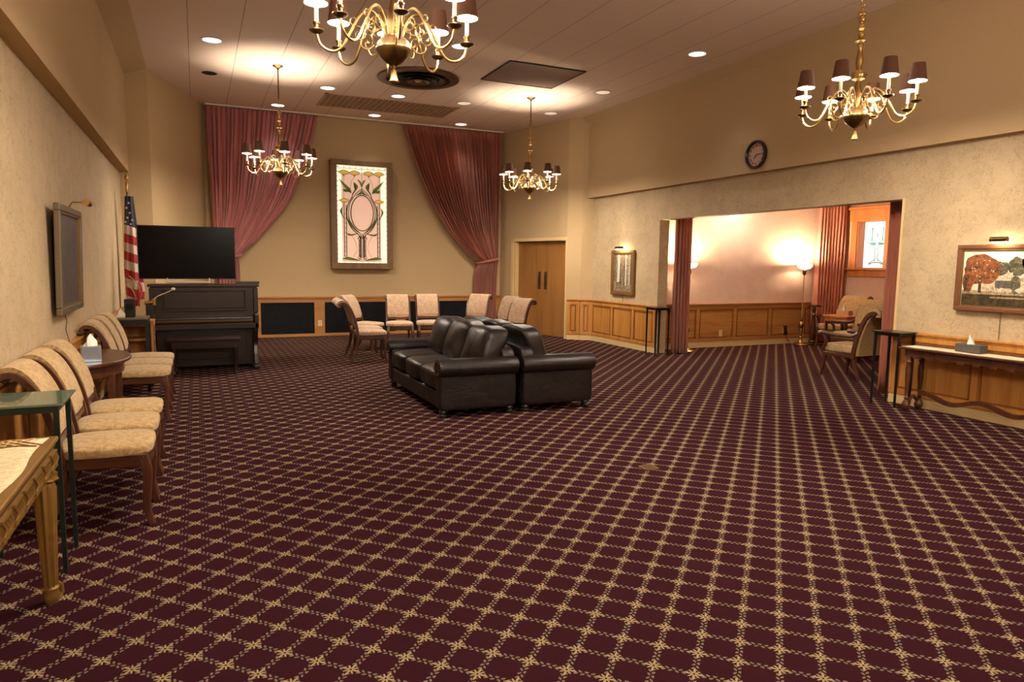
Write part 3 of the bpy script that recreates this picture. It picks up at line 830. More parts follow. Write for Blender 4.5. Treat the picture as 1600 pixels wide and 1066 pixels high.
# ================================================================== PIANO, TV, BENCH
t = thing('upright_piano', 'dark mahogany upright piano against the far left corner under the television', 'piano', (.09, 10.45, 0)); pw = M['pianowood']; HW = .69
MB().box(-HW, HW, .26, .62, .04, 1.165).build('case', pw, t, bevel=.006, smooth=False)
MB().box(-HW - .03, HW + .03, .22, .64, 1.165, 1.205).build('lid', pw, t, bevel=.008, smooth=False)
m = MB(); m.box(-HW + .17, HW - .17, .245, .262, .86, 1.10); m.build('music_desk', pw, t, bevel=.006, smooth=False)
m = MB(); m.box(-HW + .15, -HW + .17, .235, .26, .84, 1.12); m.box(HW - .17, HW - .15, .235, .26, .84, 1.12); m.box(-HW + .15, HW - .15, .235, .26, 1.10, 1.12); m.box(-HW + .15, HW - .15, .225, .26, .825, .845); m.build('desk_moulding', pw, t, bevel=.004, smooth=False)
MB().box(-HW, HW, .0, .27, .585, .665).build('keybed', pw, t, bevel=.01, smooth=False)
MB().box(-HW + .06, HW - .06, .05, .25, .665, .745).build('key_lid', pw, t, bevel=.014, seg=3, smooth=False)
MB().box(-HW + .07, HW - .07, .03, .055, .690, .708).build('lid_edge', M['darkbrass'], t, bevel=.004, smooth=False)
for s in (-1, 1):
    MB().prism([(s*HW - .0*s, .0), (s*HW, .27), (s*(HW-.06), .27), (s*(HW-.06), .0)], .585, .79).build('cheek', pw, t, bevel=.016, seg=3, smooth=False)
    pr = spline([(.02, .585), (.05, .50), (.12, .38), (.10, .25), (.06, .14), (.03, .06)], 4)
    m = MB().ribbon(pr, [.07 - .02*math.sin(PI*i/(len(pr)-1)) for i in range(len(pr))], s*(HW-.045) - .03, s*(HW-.045) + .03)
    m.v = [(y, x, z) for x, y, z in m.v]; m.build('front_leg', pw, t, bevel=.008)
    MB().box(s*(HW-.045) - .045, s*(HW-.045) + .045, -.02, .28, .0, .06).build('toe_block', pw, t, bevel=.012, smooth=False)
    MB().box(s*(HW-.02) - .03, s*(HW-.02) + .03, .20, .27, .80, 1.15).build('side_pilaster', pw, t, bevel=.008, smooth=False)
m = MB(); m.box(-HW + .16, HW - .16, .250, .262, .14, .52); m.build('lower_panel', pw, t, bevel=.005, smooth=False)
for x in (-.09, 0, .09): MB().box(x - .02, x + .02, .12, .26, .06, .075).build('pedal', M['darkbrass'], t, bevel=.004, smooth=False)
t = thing('piano_bench', 'dark wooden piano bench pushed under the piano keyboard', 'bench', (.07, 10.28, 0), r_(-4))
MB().box(-.45, .45, -.16, .16, .455, .495).build('seat_top', pw, t, bevel=.008, smooth=False)
MB().box(-.41, .41, -.13, .13, .36, .455).build('apron', pw, t, smooth=False)
for x in (-.38, .38):
    for y in (-.12, .12): MB().lathe([(.018, 0), (.026, .02), (.016, .04), (.024, .09), (.020, .26), (.028, .30), (.028, .37)], x, y, 10).build('leg', pw, t)
m = MB(); m.box(-.38, .38, -.012, .012, .11, .135); m.box(-.39, -.37, -.12, .12, .11, .135); m.box(.37, .39, -.12, .12, .11, .135); m.build('stretcher', pw, t, smooth=False)
t = thing('television', 'large switched-off flat television standing on top of the piano', 'television', (-.112, 10.88, 1.207), 0)
MB().box(-.625, .625, -.012, .03, .065, .805).build('bezel', M['black'], t, bevel=.004, smooth=False)
MB().box(-.612, .612, -.0135, -.012, .078, .793).build('screen', M['screen'], t, smooth=False)
MB().box(-.33, .33, .03, .06, .20, .62).build('rear_housing', M['black'], t, bevel=.01, smooth=False)
m = MB()
m.tube([(-.27, -.10, .020), (.27, -.10, .020)], .012, 8)
for x in (-.27, .27): m.tube([(x, -.10, .012), (x, -.03, .022), (x, .0, .08)], .012, 8); m.tube([(x, .0, .012), (x, .15, .008)], .009, 8)
m.build('stand', M['white'], t)
MB().box(-.15, .17, -.11, .11, 0, .032).build('black_box', M['blackwood'], None, loc=(.66, 10.93, 1.205), bevel=.004, smooth=False)
tag(bpy.data.objects['black_box'], 'flat black box lying on the right end of the piano top', 'box')

# cart, cabinet, speaker, flag, gooseneck
t = thing('media_cart', 'dark open cart with a grey top standing between the last side chair and the piano', 'cart', (-.74, 9.28, 0))
MB().box(-.20, .20, -.20, .20, .845, .865).build('top', M['pewter'], t, bevel=.003, smooth=False)
MB().box(-.20, .20, -.20, .20, .78, .845).build('apron', M['black'], t, smooth=False)
for x in (-.185, .185):
    for y in (-.185, .185): MB().box(x - .018, x + .018, y - .018, y + .018, 0, .80).build('post', M['black'], t, smooth=False)
MB().box(-.19, .19, -.19, .19, .20, .22).build('shelf', M['black'], t, smooth=False)
t = thing('oak_cabinet', 'low pale oak cabinet with glass-fronted sides behind the dark cart', 'cabinet', (-.76, 9.78, 0))
MB().box(-.25, .25, -.17, .17, .72, .79).build('top', M['oakB'], t, bevel=.006, smooth=False)
MB().box(-.24, .24, .13, .16, 0, .72).build('back_board', M['oak'], t, smooth=False)
for x in (-.225, .225):
    for y in (-.15, .15): MB().box(x - .018, x + .018, y - .015, y + .015, 0, .72).build('post', M['oak'], t, smooth=False)
for z in (.06, .32, .54): MB().box(-.24, .24, -.15, .15, z, z + .03).build('shelf', M['oakB'], t, smooth=False)
MB().box(.232, .238, -.135, .135, .09, .72).build('glass_side', M['blackwood'], t, smooth=False)
tissue_box((-.83, 9.22, .865), (.10, .10, .015), M['white'], 'small white tissue pack on the dark cart, left of the black speaker', 0, .075)
t = thing('speaker', 'small black speaker standing on the dark cart before the flag', 'speaker', (-.735, 9.30, .865))
MB().box(-.055, .055, -.06, .06, 0, .21).build('housing', M['black'], t, bevel=.006, smooth=False)
MB().lathe([(.035, 0), (.040, .004), (.02, .006)], n=18).build('cone', M['grille_back'], t, loc=(0, -.06, .12)).rotation_euler = (PI/2, 0, 0)
t = thing('microphone_stand', 'brass fixture with a thin silver arm on a dark post left of the piano', 'microphone', (-.575, 10.12, 0))
MB().box(-.09, .09, -.09, .09, 0, .02).box(-.045, .045, -.03, .03, .02, .99).build('post', M['blackwood'], t, bevel=.005, smooth=False)
MB().tube([(-.06, -.05, .985), (.07, -.05, 1.0)], .022, 12).tube([(.06, -.05, .955), (.06, -.05, 1.035)], .026, 12).build('brass_clamp', M['brass'], t)
m = MB().tube(spline([(.02, -.05, 1.0), (.10, -.07, 1.07), (.19, -.08, 1.11), (.27, -.08, 1.15)], 5), .006, 8); m.pillow((.285, -.08, 1.163), (.055, .04, .04), 4, 2); m.build('gooseneck_arm', M['white'], t)
# flag
t = thing('american_flag', 'furled red white and blue national flag on a brass-tipped pole left of the television', 'flag', (-.875, 11.5, 0))
MB().lathe([(.13, 0), (.14, .02), (.06, .05), (.02, .07)], n=20).build('pole_base', M['brass'], t)
MB().lathe([(.013, .06), (.013, 2.52)], n=10).build('pole', M['walnut'], t)
m = MB().lathe([(.012, 2.50), (.022, 2.53), (.012, 2.56), (.024, 2.60), (.012, 2.64), (.006, 2.66)], n=12); m.pillow((0, 0, 2.70), (.05, .03, .08), 5, 2); m.pillow((.0, 0, 2.755), (.026, .02, .04), 4, 2); m.build('finial', M['brass'], t)
NS, NZ = 72, 120; m = MB(); z0, z1 = .96, 2.44
def flag_p(i, j):
    s = i/NS; z = z1 + (z0 - z1)*j/NZ; dz = (z1 - z)
    wd = min(.085 + .11*dz, .20)
    a = s*2*PI; fold = 1 + .22*math.sin(5*a + 1.2*dz) + .12*math.sin(9*a + 2*dz)
    x = wd*.5*math.cos(a)*fold + .02 + .01*dz; y = wd*.42*math.sin(a)*fold
    return x, y, z, s
for j in range(NZ+1):
    for i in range(NS): x, y, z, s = flag_p(i, j); m.v.append((x, y, z))
for j in range(NZ):
    for i in range(NS):
        x, y, z, s = flag_p(i + .5, j + .5)
        w_ = z + .35*x
        if w_ > 2.02: k = 0
        else: k = 1 + int((2.02 - w_)/.128) % 2
        m.f.append((j*NS + i, j*NS + (i+1) % NS, (j+1)*NS + (i+1) % NS, (j+1)*NS + i)); m.mi.append({0: 0, 1: 2, 2: 1}[k])
fl = m.build('cloth', [M['navy'], M['red'], M['flagwhite']], t)
m = MB()
for (x, z) in ((-.012, 2.27), (.028, 2.20), (-.005, 2.13), (.055, 2.10), (.02, 2.34), (-.03, 2.07), (.035, 2.04)):
    y = -.078 if z < 2.2 else -.066; pts = []
    for k in range(10):
        rr = .021 if k % 2 == 0 else .009; a = PI/2 + k*PI/5; pts.append((x + rr*math.cos(a), y, z + rr*math.sin(a)))
    m.add(pts + [(px, py - .003, pz) for px, py, pz in pts], [tuple(range(10)), tuple(range(10, 20))[::-1]] + [(i, (i+1) % 10, (i+1) % 10 + 10, i+10) for i in range(10)])
m.build('stars', M['flagwhite'], fl, smooth=False)
m = MB()
for q in range(3):
    pts = [(.10 - .035*q + .02*math.sin(k), -.07 + .02*q, 1.22 - .06*k) for k in range(7)]
    m.tube(pts, [.012, .02, .03, .034, .03, .022, .012], 7)
m.build('fringe_fold', M['red'], fl); 
m = MB().tube([(-.02, -.10, 1.30), (.05, -.115, 1.24), (.10, -.10, 1.16), (.115, -.09, 1.0)], .007, 6).tube([(-.06, -.09, 1.18), (.02, -.11, 1.10), (.06, -.10, .98)], .007, 6); m.build('gold_fringe', M['fringe'], fl)
EXPOSURE = -0.38
# ================================================================== LEFT WALL TABLES
# demilune wall table
t = thing('wall_table', 'dark half-round wall table holding the silver tissue box between side chairs', 'table', (-1.0, 6.72, 0))
out = [(-.0, -.60)] + [(.46*math.cos(a)**.8 if math.cos(a) > 0 else 0, .60*math.sin(a)) for a in [(-80 + 10*k)*PI/180 for k in range(17)]] + [(0, .60)]
MB().prism(out, .695, .725).build('tabletop', M['walnut'], t, bevel=.008)
MB().prism([(x*.88, y*.90) for x, y in out], .60, .695).build('apron', M['walnut'], t, bevel=.004)
for x, y in ((.33, .28), (.33, -.28), (.05, .48), (.05, -.48)): MB().tube([(x, y, .61), (x, y, 0)], [.042, .026], 4, sq=True).build('leg', M['walnut'], t, smooth=False, bevel=.004)
tissue_box((-.80, 6.43, .725), (.14, .14, .125), M['bluesilver'], 'shiny blue-silver tissue box on the dark wall table, left wall', r_(10), .085)
# gilt table with runner
t = thing('gilt_table', 'gilded carved table in the near left corner with fluted legs', 'table', (-.805, 2.86, 0))
HX, HY = .205, .80
m = MB(); m.box(-HX, HX, -HY, HY, .725, .745); m.build('tabletop', M['gold'], t, bevel=.006, smooth=False)
m = MB(); m.box(-HX + .012, HX - .012, -HY + .012, HY - .012, .705, .725); m.build('moulding', M['golddark'], t, smooth=False)
m = MB(); m.box(-HX + .02, HX - .02, -HY + .02, HY - .02, .585, .705); ap = m.build('apron', M['gold'], t, bevel=.004, smooth=False)
m = MB()
for k in range(9):
    y = -HY + .12 + k*.17
    m.box(HX - .022, HX - .010, y, y + .13, .672, .682); m.box(HX - .022, HX - .010, y, y + .13, .606, .616)
    for q in range(4): m.tube([(HX - .014, y + .02 + q*.03, .622), (HX - .008, y + .03 + q*.03, .645), (HX - .014, y + .022 + q*.03, .666)], .006, 6)
for x in (-.10, .0, .10): m.tube([(x - .03, HY - .014, .63), (x, HY - .006, .66), (x + .03, HY - .014, .63)], .006, 6)
m.build('carved_relief', M['gold'], ap)
for x in (-HX + .05, HX - .05):
    for y in (-HY + .09, HY - .09):
        lg = MB().lathe([(.050, .60), (.046, .585), (.052, .57), (.036, .555), (.042, .53), (.027, .09), (.024, .075)], x, y, 32, flute=8, fa=.10).build('leg', M['gold'], t)
        MB().lathe([(.024, .08), (.034, .07), (.028, .055), (.036, .035), (.030, .012), (.026, 0)], x, y, 16).tube([(x + .02, y + .02, .085), (x + .034, y + .034, .06), (x + .036, y + .036, .03), (x + .025, y + .025, .008)], .010, 8).build('foot_scroll', M['gold'], lg)
r = thing('table_runner', 'cream brocade runner with a lattice border laid on the gilded table', 'table runner', (-.805, 2.86, .746))
m = MB(); nx, ny = 10, 60
for j in range(ny+1):
    for i in range(nx+1):
        x = -HX + .012 + (2*HX - .045)*i/nx; y = -HY - .02 + (2*HY - .03)*j/ny
        x += .010*math.sin(y*9)*(i/nx)
        m.v.append((x, y, .002 + .003*max(0, noise.noise(Vector((x*9, y*6, 0))))))
for j in range(ny):
    for i in range(nx): o = j*(nx+1) + i; m.f.append((o, o+1, o+nx+2, o+nx+1)); m.mi.append(0)
m.build('cloth', M['runner'], r, solid=.003)
m = MB()
for k in range(9):
    for sg_ in (-1, 1):
        x0 = -HX + .02 + k*.045; x1 = x0 + sg_*.13
        if -HX < x1 < HX - .04: m.tube([(x0, HY - .19, .0065), (x1, HY - .06, .0065)], .0028, 5)
m.tube([(x_, HY - .20 + .02*math.sin(x_*22), .0068) for x_ in [-HX + .02 + .018*k for k in range(20)]], .0032, 5)
m.build('border_cord', M['gold'], r)

def plant_stand(x0, x1, y0, y1, h, label, top, legm, th=.012, r=.013):
    t = thing('plant_stand', label, 'side table', ((x0+x1)/2, (y0+y1)/2, 0), 0, 'tall slim stands')
    a, b_ = (x1-x0)/2, (y1-y0)/2
    MB().box(-a - .025, a + .025, -b_ - .025, b_ + .025, h - th, h).build('top', top, t, bevel=.003, smooth=False)
    m = MB(); m.box(-a, a, -b_, -b_ + .012, h - th - .035, h - th); m.box(-a, a, b_ - .012, b_, h - th - .035, h - th); m.box(-a, -a + .012, -b_, b_, h - th - .035, h - th); m.box(a - .012, a, -b_, b_, h - th - .035, h - th)
    m.build('apron', legm, t, smooth=False)
    for x in (-a + .008, a - .008):
        for y in (-b_ + .008, b_ - .008): MB().tube([(x, y, h - th), (x, y, 0)], [r*1.3, r], 4, sq=True).build('leg', legm, t, smooth=False)
    return t
plant_stand(-.985, -.635, 3.89, 4.24, .855, 'tall slim stand with a green glass top beside the gilded table', M['greenglass'], M['darkgreen'])
plant_stand(7.10, 7.38, 9.72, 10.0, .83, 'tall slim black stand at the left end of the wide opening', M['blackwood'], M['black'])
plant_stand(7.045, 7.30, 5.17, 5.48, .84, 'tall slim black stand at the right end of the wide opening, beside the long console', M['blackwood'], M['black'])

# console table on the right wall
t = thing('console_table', 'long dark turned-leg console table along the right wall under the landscape painting', 'table', (7.14, 4.07, 0))
HL = 1.05
MB().box(-.17, .15, -HL, HL, .675, .70).build('tabletop', M['walnut'], t, bevel=.008, smooth=False)
MB().box(-.13, .13, -HL + .05, HL - .05, .60, .675).build('apron', M['walnut'], t, bevel=.004, smooth=False)
for x in (-.105, .105):
    for y in (-HL + .09, HL - .09):
        MB().lathe([(.018, 0), (.026, .01), (.042, .035), (.045, .065), (.030, .10), (.018, .125), (.026, .14), (.015, .16), (.017, .20), (.027, .36), (.030, .46), (.020, .52), (.032, .54), (.024, .56), (.030, .61)], x, y, 16).build('leg', M['walnut'], t)
m = MB(); N = 60; pts = []
for k in range(N+1):
    y = -HL + .10 + (2*HL - .20)*k/N; pts.append((y, .155 + .035*math.sin((y - .12)*2*PI/.62)))
m.ribbon(pts, .045, -.02, .02); m.v = [(y + .08, x, z) for x, y, z in m.v]
for y in (-HL + .09, HL - .09): m.tube(spline([(-.11, y, .10), (-.05, y, .12), (0, y, .155), (.05, y, .12), (.11, y, .10)], 4), .018, 6)
m.build('stretcher', M['walnut'], t)
m = MB()
for k in range(12): m.box(-.136, -.128, -HL + .12 + k*.16, -HL + .19 + k*.16, .585, .612)
m.build('apron_drops', M['walnut'], t, smooth=False)
r = thing('table_runner', 'ivory lace runner laid along the long console table', 'table runner', (7.14, 4.07, .7005))
m = MB(); nx, ny = 8, 110
for j in range(ny+1):
    for i in range(nx+1):
        y = -HL + .04 + (2*HL - .06)*j/ny; e = .010*abs(math.sin(y*11)); x = -.155 + e + (.27 - 2*e)*i/nx
        m.v.append((x, y, .0015 + .004*max(0, noise.noise(Vector((x*14, y*7, 2))))))
for j in range(ny):
    for i in range(nx): o = j*(nx+1) + i; m.f.append((o, o+1, o+nx+2, o+nx+1)); m.mi.append(0)
m.build('cloth', M['lace'], r, solid=.003)
tissue_box((7.15, 4.45, .7065), (.13, .25, .085), M['greybox'], 'dark grey tissue box on the long console table', 0, .08)

# ================================================================== PICTURES (built facing -Y, x to the right)
def picture(label, loc, rz, w_, h, fr, fw=.055, dep=.04, tiltx=0.0, cat='painting', canvas=None):
    t = thing('framed_painting', label, cat, loc, rz); t.rotation_euler = (tiltx, 0, rz)
    m = MB()
    for (x0, x1, z0, z1) in ((-w_/2, w_/2, h/2 - fw, h/2), (-w_/2, w_/2, -h/2, -h/2 + fw), (-w_/2, -w_/2 + fw, -h/2 + fw, h/2 - fw), (w_/2 - fw, w_/2, -h/2 + fw, h/2 - fw)):
        m.box(x0, x1, -dep, 0, z0, z1)
    m.build('frame', fr, t, bevel=.008, smooth=False)
    q = fw + .012; m = MB()
    for (x0, x1, z0, z1) in ((-w_/2 + fw, w_/2 - fw, h/2 - q, h/2 - fw), (-w_/2 + fw, w_/2 - fw, -h/2 + fw, -h/2 + q), (-w_/2 + fw, -w_/2 + q, -h/2 + q, h/2 - q), (w_/2 - q, w_/2 - fw, -h/2 + q, h/2 - q)):
        m.box(x0, x1, -dep*.75, -.004, z0, z1)
    m.build('inner_liner', M['goldframe'], t, smooth=False)
    cv = MB().box(-w_/2 + q, w_/2 - q, -.016, -.008, -h/2 + q, h/2 - q).build('canvas', canvas, t, smooth=False)
    return t, cv
def pic_light(t, h, w_=.16, power=3.0, lit=True, out=.13):
    l = MB().tube([(0, -.02, h/2 - .01), (0, -.05, h/2 + .045), (0, -out, h/2 + .05)], .006, 8)
    l.tube([(-w_/2, -out, h/2 + .045), (w_/2, -out, h/2 + .045)], .026, 12)
    o = l.build('picture_light', M['darkbrass'] if lit else M['brass'], t)
    if lit:
        b_ = MB().tube([(-w_/2 + .01, -out + .004, h/2 + .016), (w_/2 - .01, -out + .004, h/2 + .016)], .008, 8).build('lamp_tube', M['tube'], o)
    return o
M['tube'] = mat_emit('picture_lamp_tube', (1.0, .80, .50), 260)
# left wall, dim grey painting
M['cv1'] = mat_dashes('grey_dusk_canvas', (lin(56, 52, 54), lin(90, 84, 80), lin(86, 70, 66)))
t1, cv = picture('tall grey dusk painting in a pewter frame on the left wall above the wall table', (-.985, 6.82, 1.535), PI/2, 1.10, .86, M['pewter'], .055, .045, r_(1.5), canvas=M['cv1'])
o = pic_light(t1, .86, .20, lit=False, out=.16)
# middle: birch wood painting
M['cv2'] = mat_dashes('birch_wood_canvas', (lin(98, 84, 70), lin(150, 130, 108), lin(190, 168, 140)))
t2, cv = picture('upright painting of pale tree trunks in a gold frame left of the wide opening', (7.33, 11.10, 1.40), -PI/2, .76, .84, M['goldframe'], .06, .045, canvas=M['cv2'])
m = MB(); random.seed(5)
for k in range(15):
    x = -.29 + .58*random.random(); w_ = .006 + .014*random.random(); m.m = k % 3
    z0 = -.25 + .1*random.random(); m.add([(x - w_, -.0165 - .0003*k, z0), (x + w_, -.0165 - .0003*k, z0), (x + w_*.6 + .01, -.0165 - .0003*k, .34), (x - w_*.6 + .01, -.0165 - .0003*k, .34)], [(0, 1, 2, 3)])
m.build('painted_trunks', [M['white'], M['pewter'], M['blackwood']], cv, smooth=False)
pic_light(t2, .84, .22, out=.12)
# right: autumn landscape
M['cv3'] = mat_plain('sky_canvas', lin(232, 224, 196), .5, 0, .08, 12)
M['pt_or'] = mat_dashes('autumn_foliage_paint', (lin(96, 54, 30), lin(170, 100, 52), lin(66, 46, 34)))
M['pt_gn'] = mat_dashes('dark_foliage_paint', (lin(50, 54, 38), lin(92, 90, 66), lin(140, 126, 102)))
M['pt_st'] = mat_dashes('stone_paint', (lin(196, 178, 148), lin(226, 212, 184), lin(160, 136, 108)))
M['pt_rf'] = mat_dashes('slate_paint', (lin(76, 70, 66), lin(104, 96, 86), lin(60, 52, 48)))
M['pt_gr'] = mat_dashes('lawn_paint', (lin(52, 44, 26), lin(92, 76, 44), lin(38, 32, 22)))
M['pt_rd'] = mat_dashes('road_paint', (lin(158, 134, 100), lin(190, 166, 128), lin(120, 98, 70)))
t3, cv = picture('landscape painting of orange trees and pale stone houses above the long console', (7.33, 4.31, 1.46), -PI/2, .90, .68, M['copperframe'], .045, .05, canvas=M['cv3'])
def blob(mb, cx, cz, rx, rz_, y, mi, n=26, seed=0):
    mb.m = mi; vs = [(cx, y, cz)]
    for k in range(n):
        a = 2*PI*k/n; q = 1 + .22*noise.noise(Vector((math.cos(a)*2 + seed, math.sin(a)*2, seed*1.7)))
        vs.append((max(-.39, min(.39, cx + rx*q*math.cos(a))), y, max(-.28, min(.28, cz + rz_*q*math.sin(a)))))
    mb.add(vs, [(0, 1 + k, 1 + (k+1) % n) for k in range(n)])
def quad(mb, x0, x1, z0, z1, y, mi): mb.m = mi; mb.add([(x0, y, z0), (x1, y, z0), (x1, y, z1), (x0, y, z1)], [(0, 1, 2, 3)])
m = MB(); Y = -.0170
quad(m, -.39, .39, -.282, -.14, Y, 4); quad(m, -.39, .39, -.165, -.125, Y - .0004, 5); quad(m, -.10, .39, -.20, -.185, Y - .0004, 5)
quad(m, -.20, -.06, -.13, .06, Y - .0008, 2); quad(m, -.06, .10, -.13, -.02, Y - .0008, 3); quad(m, .12, .22, -.13, .03, Y - .0008, 2); quad(m, .24, .38, -.13, .06, Y - .0008, 2)
quad(m, -.05, .10, -.02, .06, Y - .0008, 2)
blob(m, .14, .12, .10, .09, Y - .0006, 1, seed=3); blob(m, .30, .16, .12, .10, Y - .0006, 0, seed=5); blob(m, -.02, .10, .08, .07, Y - .0010, 1, seed=7)
blob(m, -.21, .09, .185, .155, Y - .0012, 0, seed=1); blob(m, -.33, -.02, .06, .12, Y - .0013, 0, seed=9); blob(m, .13, -.06, .05, .09, Y - .0014, 1, seed=11)
quad(m, -.225, -.195, -.15, .02, Y - .0016, 4); quad(m, -.37, -.345, -.14, .0, Y - .0016, 4)
for x in (-.05, .01, .07, .17): blob(m, x, -.115, .035, .022, Y - .0018, 2, 14, x*30)
for k in range(36):
    a = random.random()*2*PI; q = random.random()**.5; blob(m, -.21 + .16*q*math.cos(a), .09 + .13*q*math.sin(a), .008, .007, Y - .0020, random.choice([0, 2, 3]), 7, k)
m.build('painted_scene', [M['pt_or'], M['pt_gn'], M['pt_st'], M['pt_rf'], M['pt_gr'], M['pt_rd']], cv, smooth=False)
pic_light(t3, .68, .16, out=.12)
def cord(label, pts, r=.003): tag(MB().tube(pts, r, 6).build('lamp_cord', M['bronze'], None), label, 'cord')
cord('thin cord hanging below the landscape painting', [(7.325, 4.30, 1.12), (7.327, 4.30, .84)])
cord('thin cord hanging below the pale tree trunk painting', [(7.325, 11.1, .98), (7.327, 11.1, .84)])
cord('thin kinked cord hanging below the grey dusk painting', [(-1.02, 6.80, 1.10), (-1.015, 6.86, 1.02), (-1.02, 6.82, .95), (-1.018, 6.95, .84)])

# ================================================================== CLOCK
t = thing('wall_clock', 'round black-rimmed wall clock with roman numerals high on the right wall', 'clock', (7.22, 7.665, 3.107), -PI/2)
def disc(mb, prof, n=40):  # lathe about Y, pointing -Y
    mb.lathe(prof, n=n); mb.v = [(x, -z, y) for x, y, z in mb.v]; return mb
disc(MB(), [(.195, 0), (.20, .02), (.192, .045), (.17, .052), (.158, .035), (.158, .012)]).build('rim', M['blackwood'], t)
disc(MB(), [(.160, .010), (.160, .014), (.001, .014)]).build('dial', mat_plain('aged_dial', lin(196, 160, 138), .6, 0, .08, 20), t)
m = MB()
num = {1: 'I', 2: 'II', 3: 'III', 4: 'IIII', 5: 'V', 6: 'VI', 7: 'VII', 8: 'VIII', 9: 'IX', 10: 'X', 11: 'XI', 12: 'XII'}
for h, s in num.items():
    a = PI/2 - h*PI/6; wid = sum({'I': .010, 'V': .018, 'X': .018}[c] for c in s); o = -wid/2
    for c in s:
        cw = {'I': .010, 'V': .018, 'X': .018}[c]; xm = o + cw/2; o += cw
        segs = {'I': [((0, -.016), (0, .016))], 'V': [((-.007, .016), (0, -.016)), ((.007, .016), (0, -.016))], 'X': [((-.007, -.016), (.007, .016)), ((-.007, .016), (.007, -.016))]}[c]
        for (p, q) in segs:
            w3 = []
            for (u, v) in (p, q):
                uu, vv = (xm + u), (.124 + v); rot = a - PI/2
                w3.append((uu*math.cos(rot) - vv*math.sin(rot), -.0155, uu*math.sin(rot) + vv*math.cos(rot)))
            m.tube(w3, .0021, 4)
m.build('numerals', M['blackwood'], t, smooth=False)
def hand(ang, ln, w_, nm, y):
    a = ang; d_ = (math.cos(a), math.sin(a)); q = (-d_[1], d_[0])
    pts = [(-.02*d_[0], y, -.02*d_[1]), (w_*q[0] + .3*ln*d_[0], y, w_*q[1] + .3*ln*d_[1]), (ln*d_[0], y, ln*d_[1]), (-w_*q[0] + .3*ln*d_[0], y, -w_*q[1] + .3*ln*d_[1])]
    MB().add(pts + [(x, yy - .002, z) for x, yy, z in pts], [(0,1,2,3),(7,6,5,4),(0,1,5,4),(1,2,6,5),(2,3,7,6),(3,0,4,7)]).build(nm, M['blackwood'], t, smooth=False)
hand(PI/2 - 7.25*PI/6, .085, .009, 'hour_hand', -.018); hand(PI/2 - 2.9*PI/6, .125, .006, 'minute_hand', -.021)

# ================================================================== STAINED GLASS LIGHT BOX
t = thing('stained_glass_panel', 'lit stained glass panel with a green leafy oval in a deep oak frame', 'stained glass', (3.165, YB, 2.50))
HW_, HH = .64, 1.11; fw = .165; Yf = -.20
m = MB(); m.box(-HW_, HW_, Yf, 0, HH - .11, HH); m.box(-HW_, HW_, Yf, 0, -HH, -HH + .13); m.box(-HW_, -HW_ + fw - .04, Yf, 0, -HH + .13, HH - .11); m.box(HW_ - .12, HW_, Yf, 0, -HH + .13, HH - .11)
m.build('frame', mat_wood('panel_frame_wood', lin(98, 68, 36), lin(126, 92, 54), .5, 'Z'), t, bevel=.008, smooth=False)
GX, GZ = .518, .985; gy = -.14; gz0 = -.985 - .0
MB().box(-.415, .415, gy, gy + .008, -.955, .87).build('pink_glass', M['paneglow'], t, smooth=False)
m = MB(); m.box(-.53, -.415, gy, gy + .008, -1.0, 1.02); m.box(.40, .53, gy, gy + .008, -1.0, 1.02); m.box(-.415, .40, gy, gy + .008, .87, 1.02); m.box(-.415, .40, gy, gy + .008, -1.0, -.955)  # border strips carry the backlit edge glow in their material
m.build('border_edge_glow', M['paneedge'], t, smooth=False)
def sp(x, y): return ((x - 380)/215*.518, gy - .004, .985 - (y - 100)/860*1.97)
L_ = MB(); Gm = MB(); Am = MB()
def ln_(pts, r_0=.0045, mb=None, sm=True, mir=False):
    for k in ((0, 1) if mir else (0,)):
        pp = [((760 - x) if k else x, y) for x, y in pts]
        q = spline(pp, 5) if (sm and len(pp) > 2) else pp
        (mb or L_).tube([sp(*a) for a in q], (r_0)*1.45, 5)
def leaf(pts, mb=None, mir=True, dy=.003):
    for k in ((0, 1) if mir else (0,)):
        q = [((760 - x) if k else x, y) for x, y in pts]; q = spline(q + [q[0]], 5)[:-1]
        vs = [sp(*a) for a in q]; cx = sum(v[0] for v in vs)/len(vs); cz = sum(v[2] for v in vs)/len(vs)
        vs = [(x, y - dy, z) for x, y, z in vs] + [(cx, gy - .004 - dy, cz)]
        n = len(vs) - 1; (mb or Gm).add(vs, [(n, i, (i+1) % n) for i in range(n)])
def oval(cx, cy, rx, ry, r): L_.tube([sp(cx + rx*math.cos(a), cy + ry*math.sin(a)) for a in [2*PI*k/40 for k in range(40)]], r, 5, closed=True)
oval(382, 510, 97, 158, .010); 
ln_([(300, 365), (262, 440), (250, 520), (262, 590), (300, 660), (350, 705), (362, 750), (362, 905)], .007, mir=True)
ln_([(320, 350), (278, 430), (266, 510), (276, 580), (320, 650), (366, 700), (375, 740)], .005, mir=True)
ln_([(352, 745), (352, 905)], .0055, mir=True, sm=False); ln_([(370, 700), (370, 915)], .0055, mir=True, sm=False)
ln_([(382, 690), (382, 915)], .003, sm=False); ln_([(340, 745), (358, 715), (366, 745)], .006, mir=True)
leaf([(255, 560), (275, 590), (320, 650), (365, 690), (330, 675), (280, 625)]); leaf([(262, 530), (272, 575), (300, 615), (268, 590)])
leaf([(185, 210), (225, 245), (280, 295), (290, 335), (262, 318), (215, 262)]); leaf([(225, 300), (262, 308), (278, 322), (245, 328), (222, 318)])
leaf([(310, 235), (342, 262), (345, 290), (310, 340), (292, 385), (300, 335), (328, 285)]); leaf([(342, 208), (368, 225), (382, 262), (378, 280), (366, 250)])
leaf([(382, 300), (402, 330), (440, 358), (405, 348), (382, 340)]); leaf([(248, 690), (280, 700), (345, 692), (300, 712), (262, 712)])
leaf([(215, 455), (192, 495), (205, 530), (228, 570), (215, 525), (212, 490)])
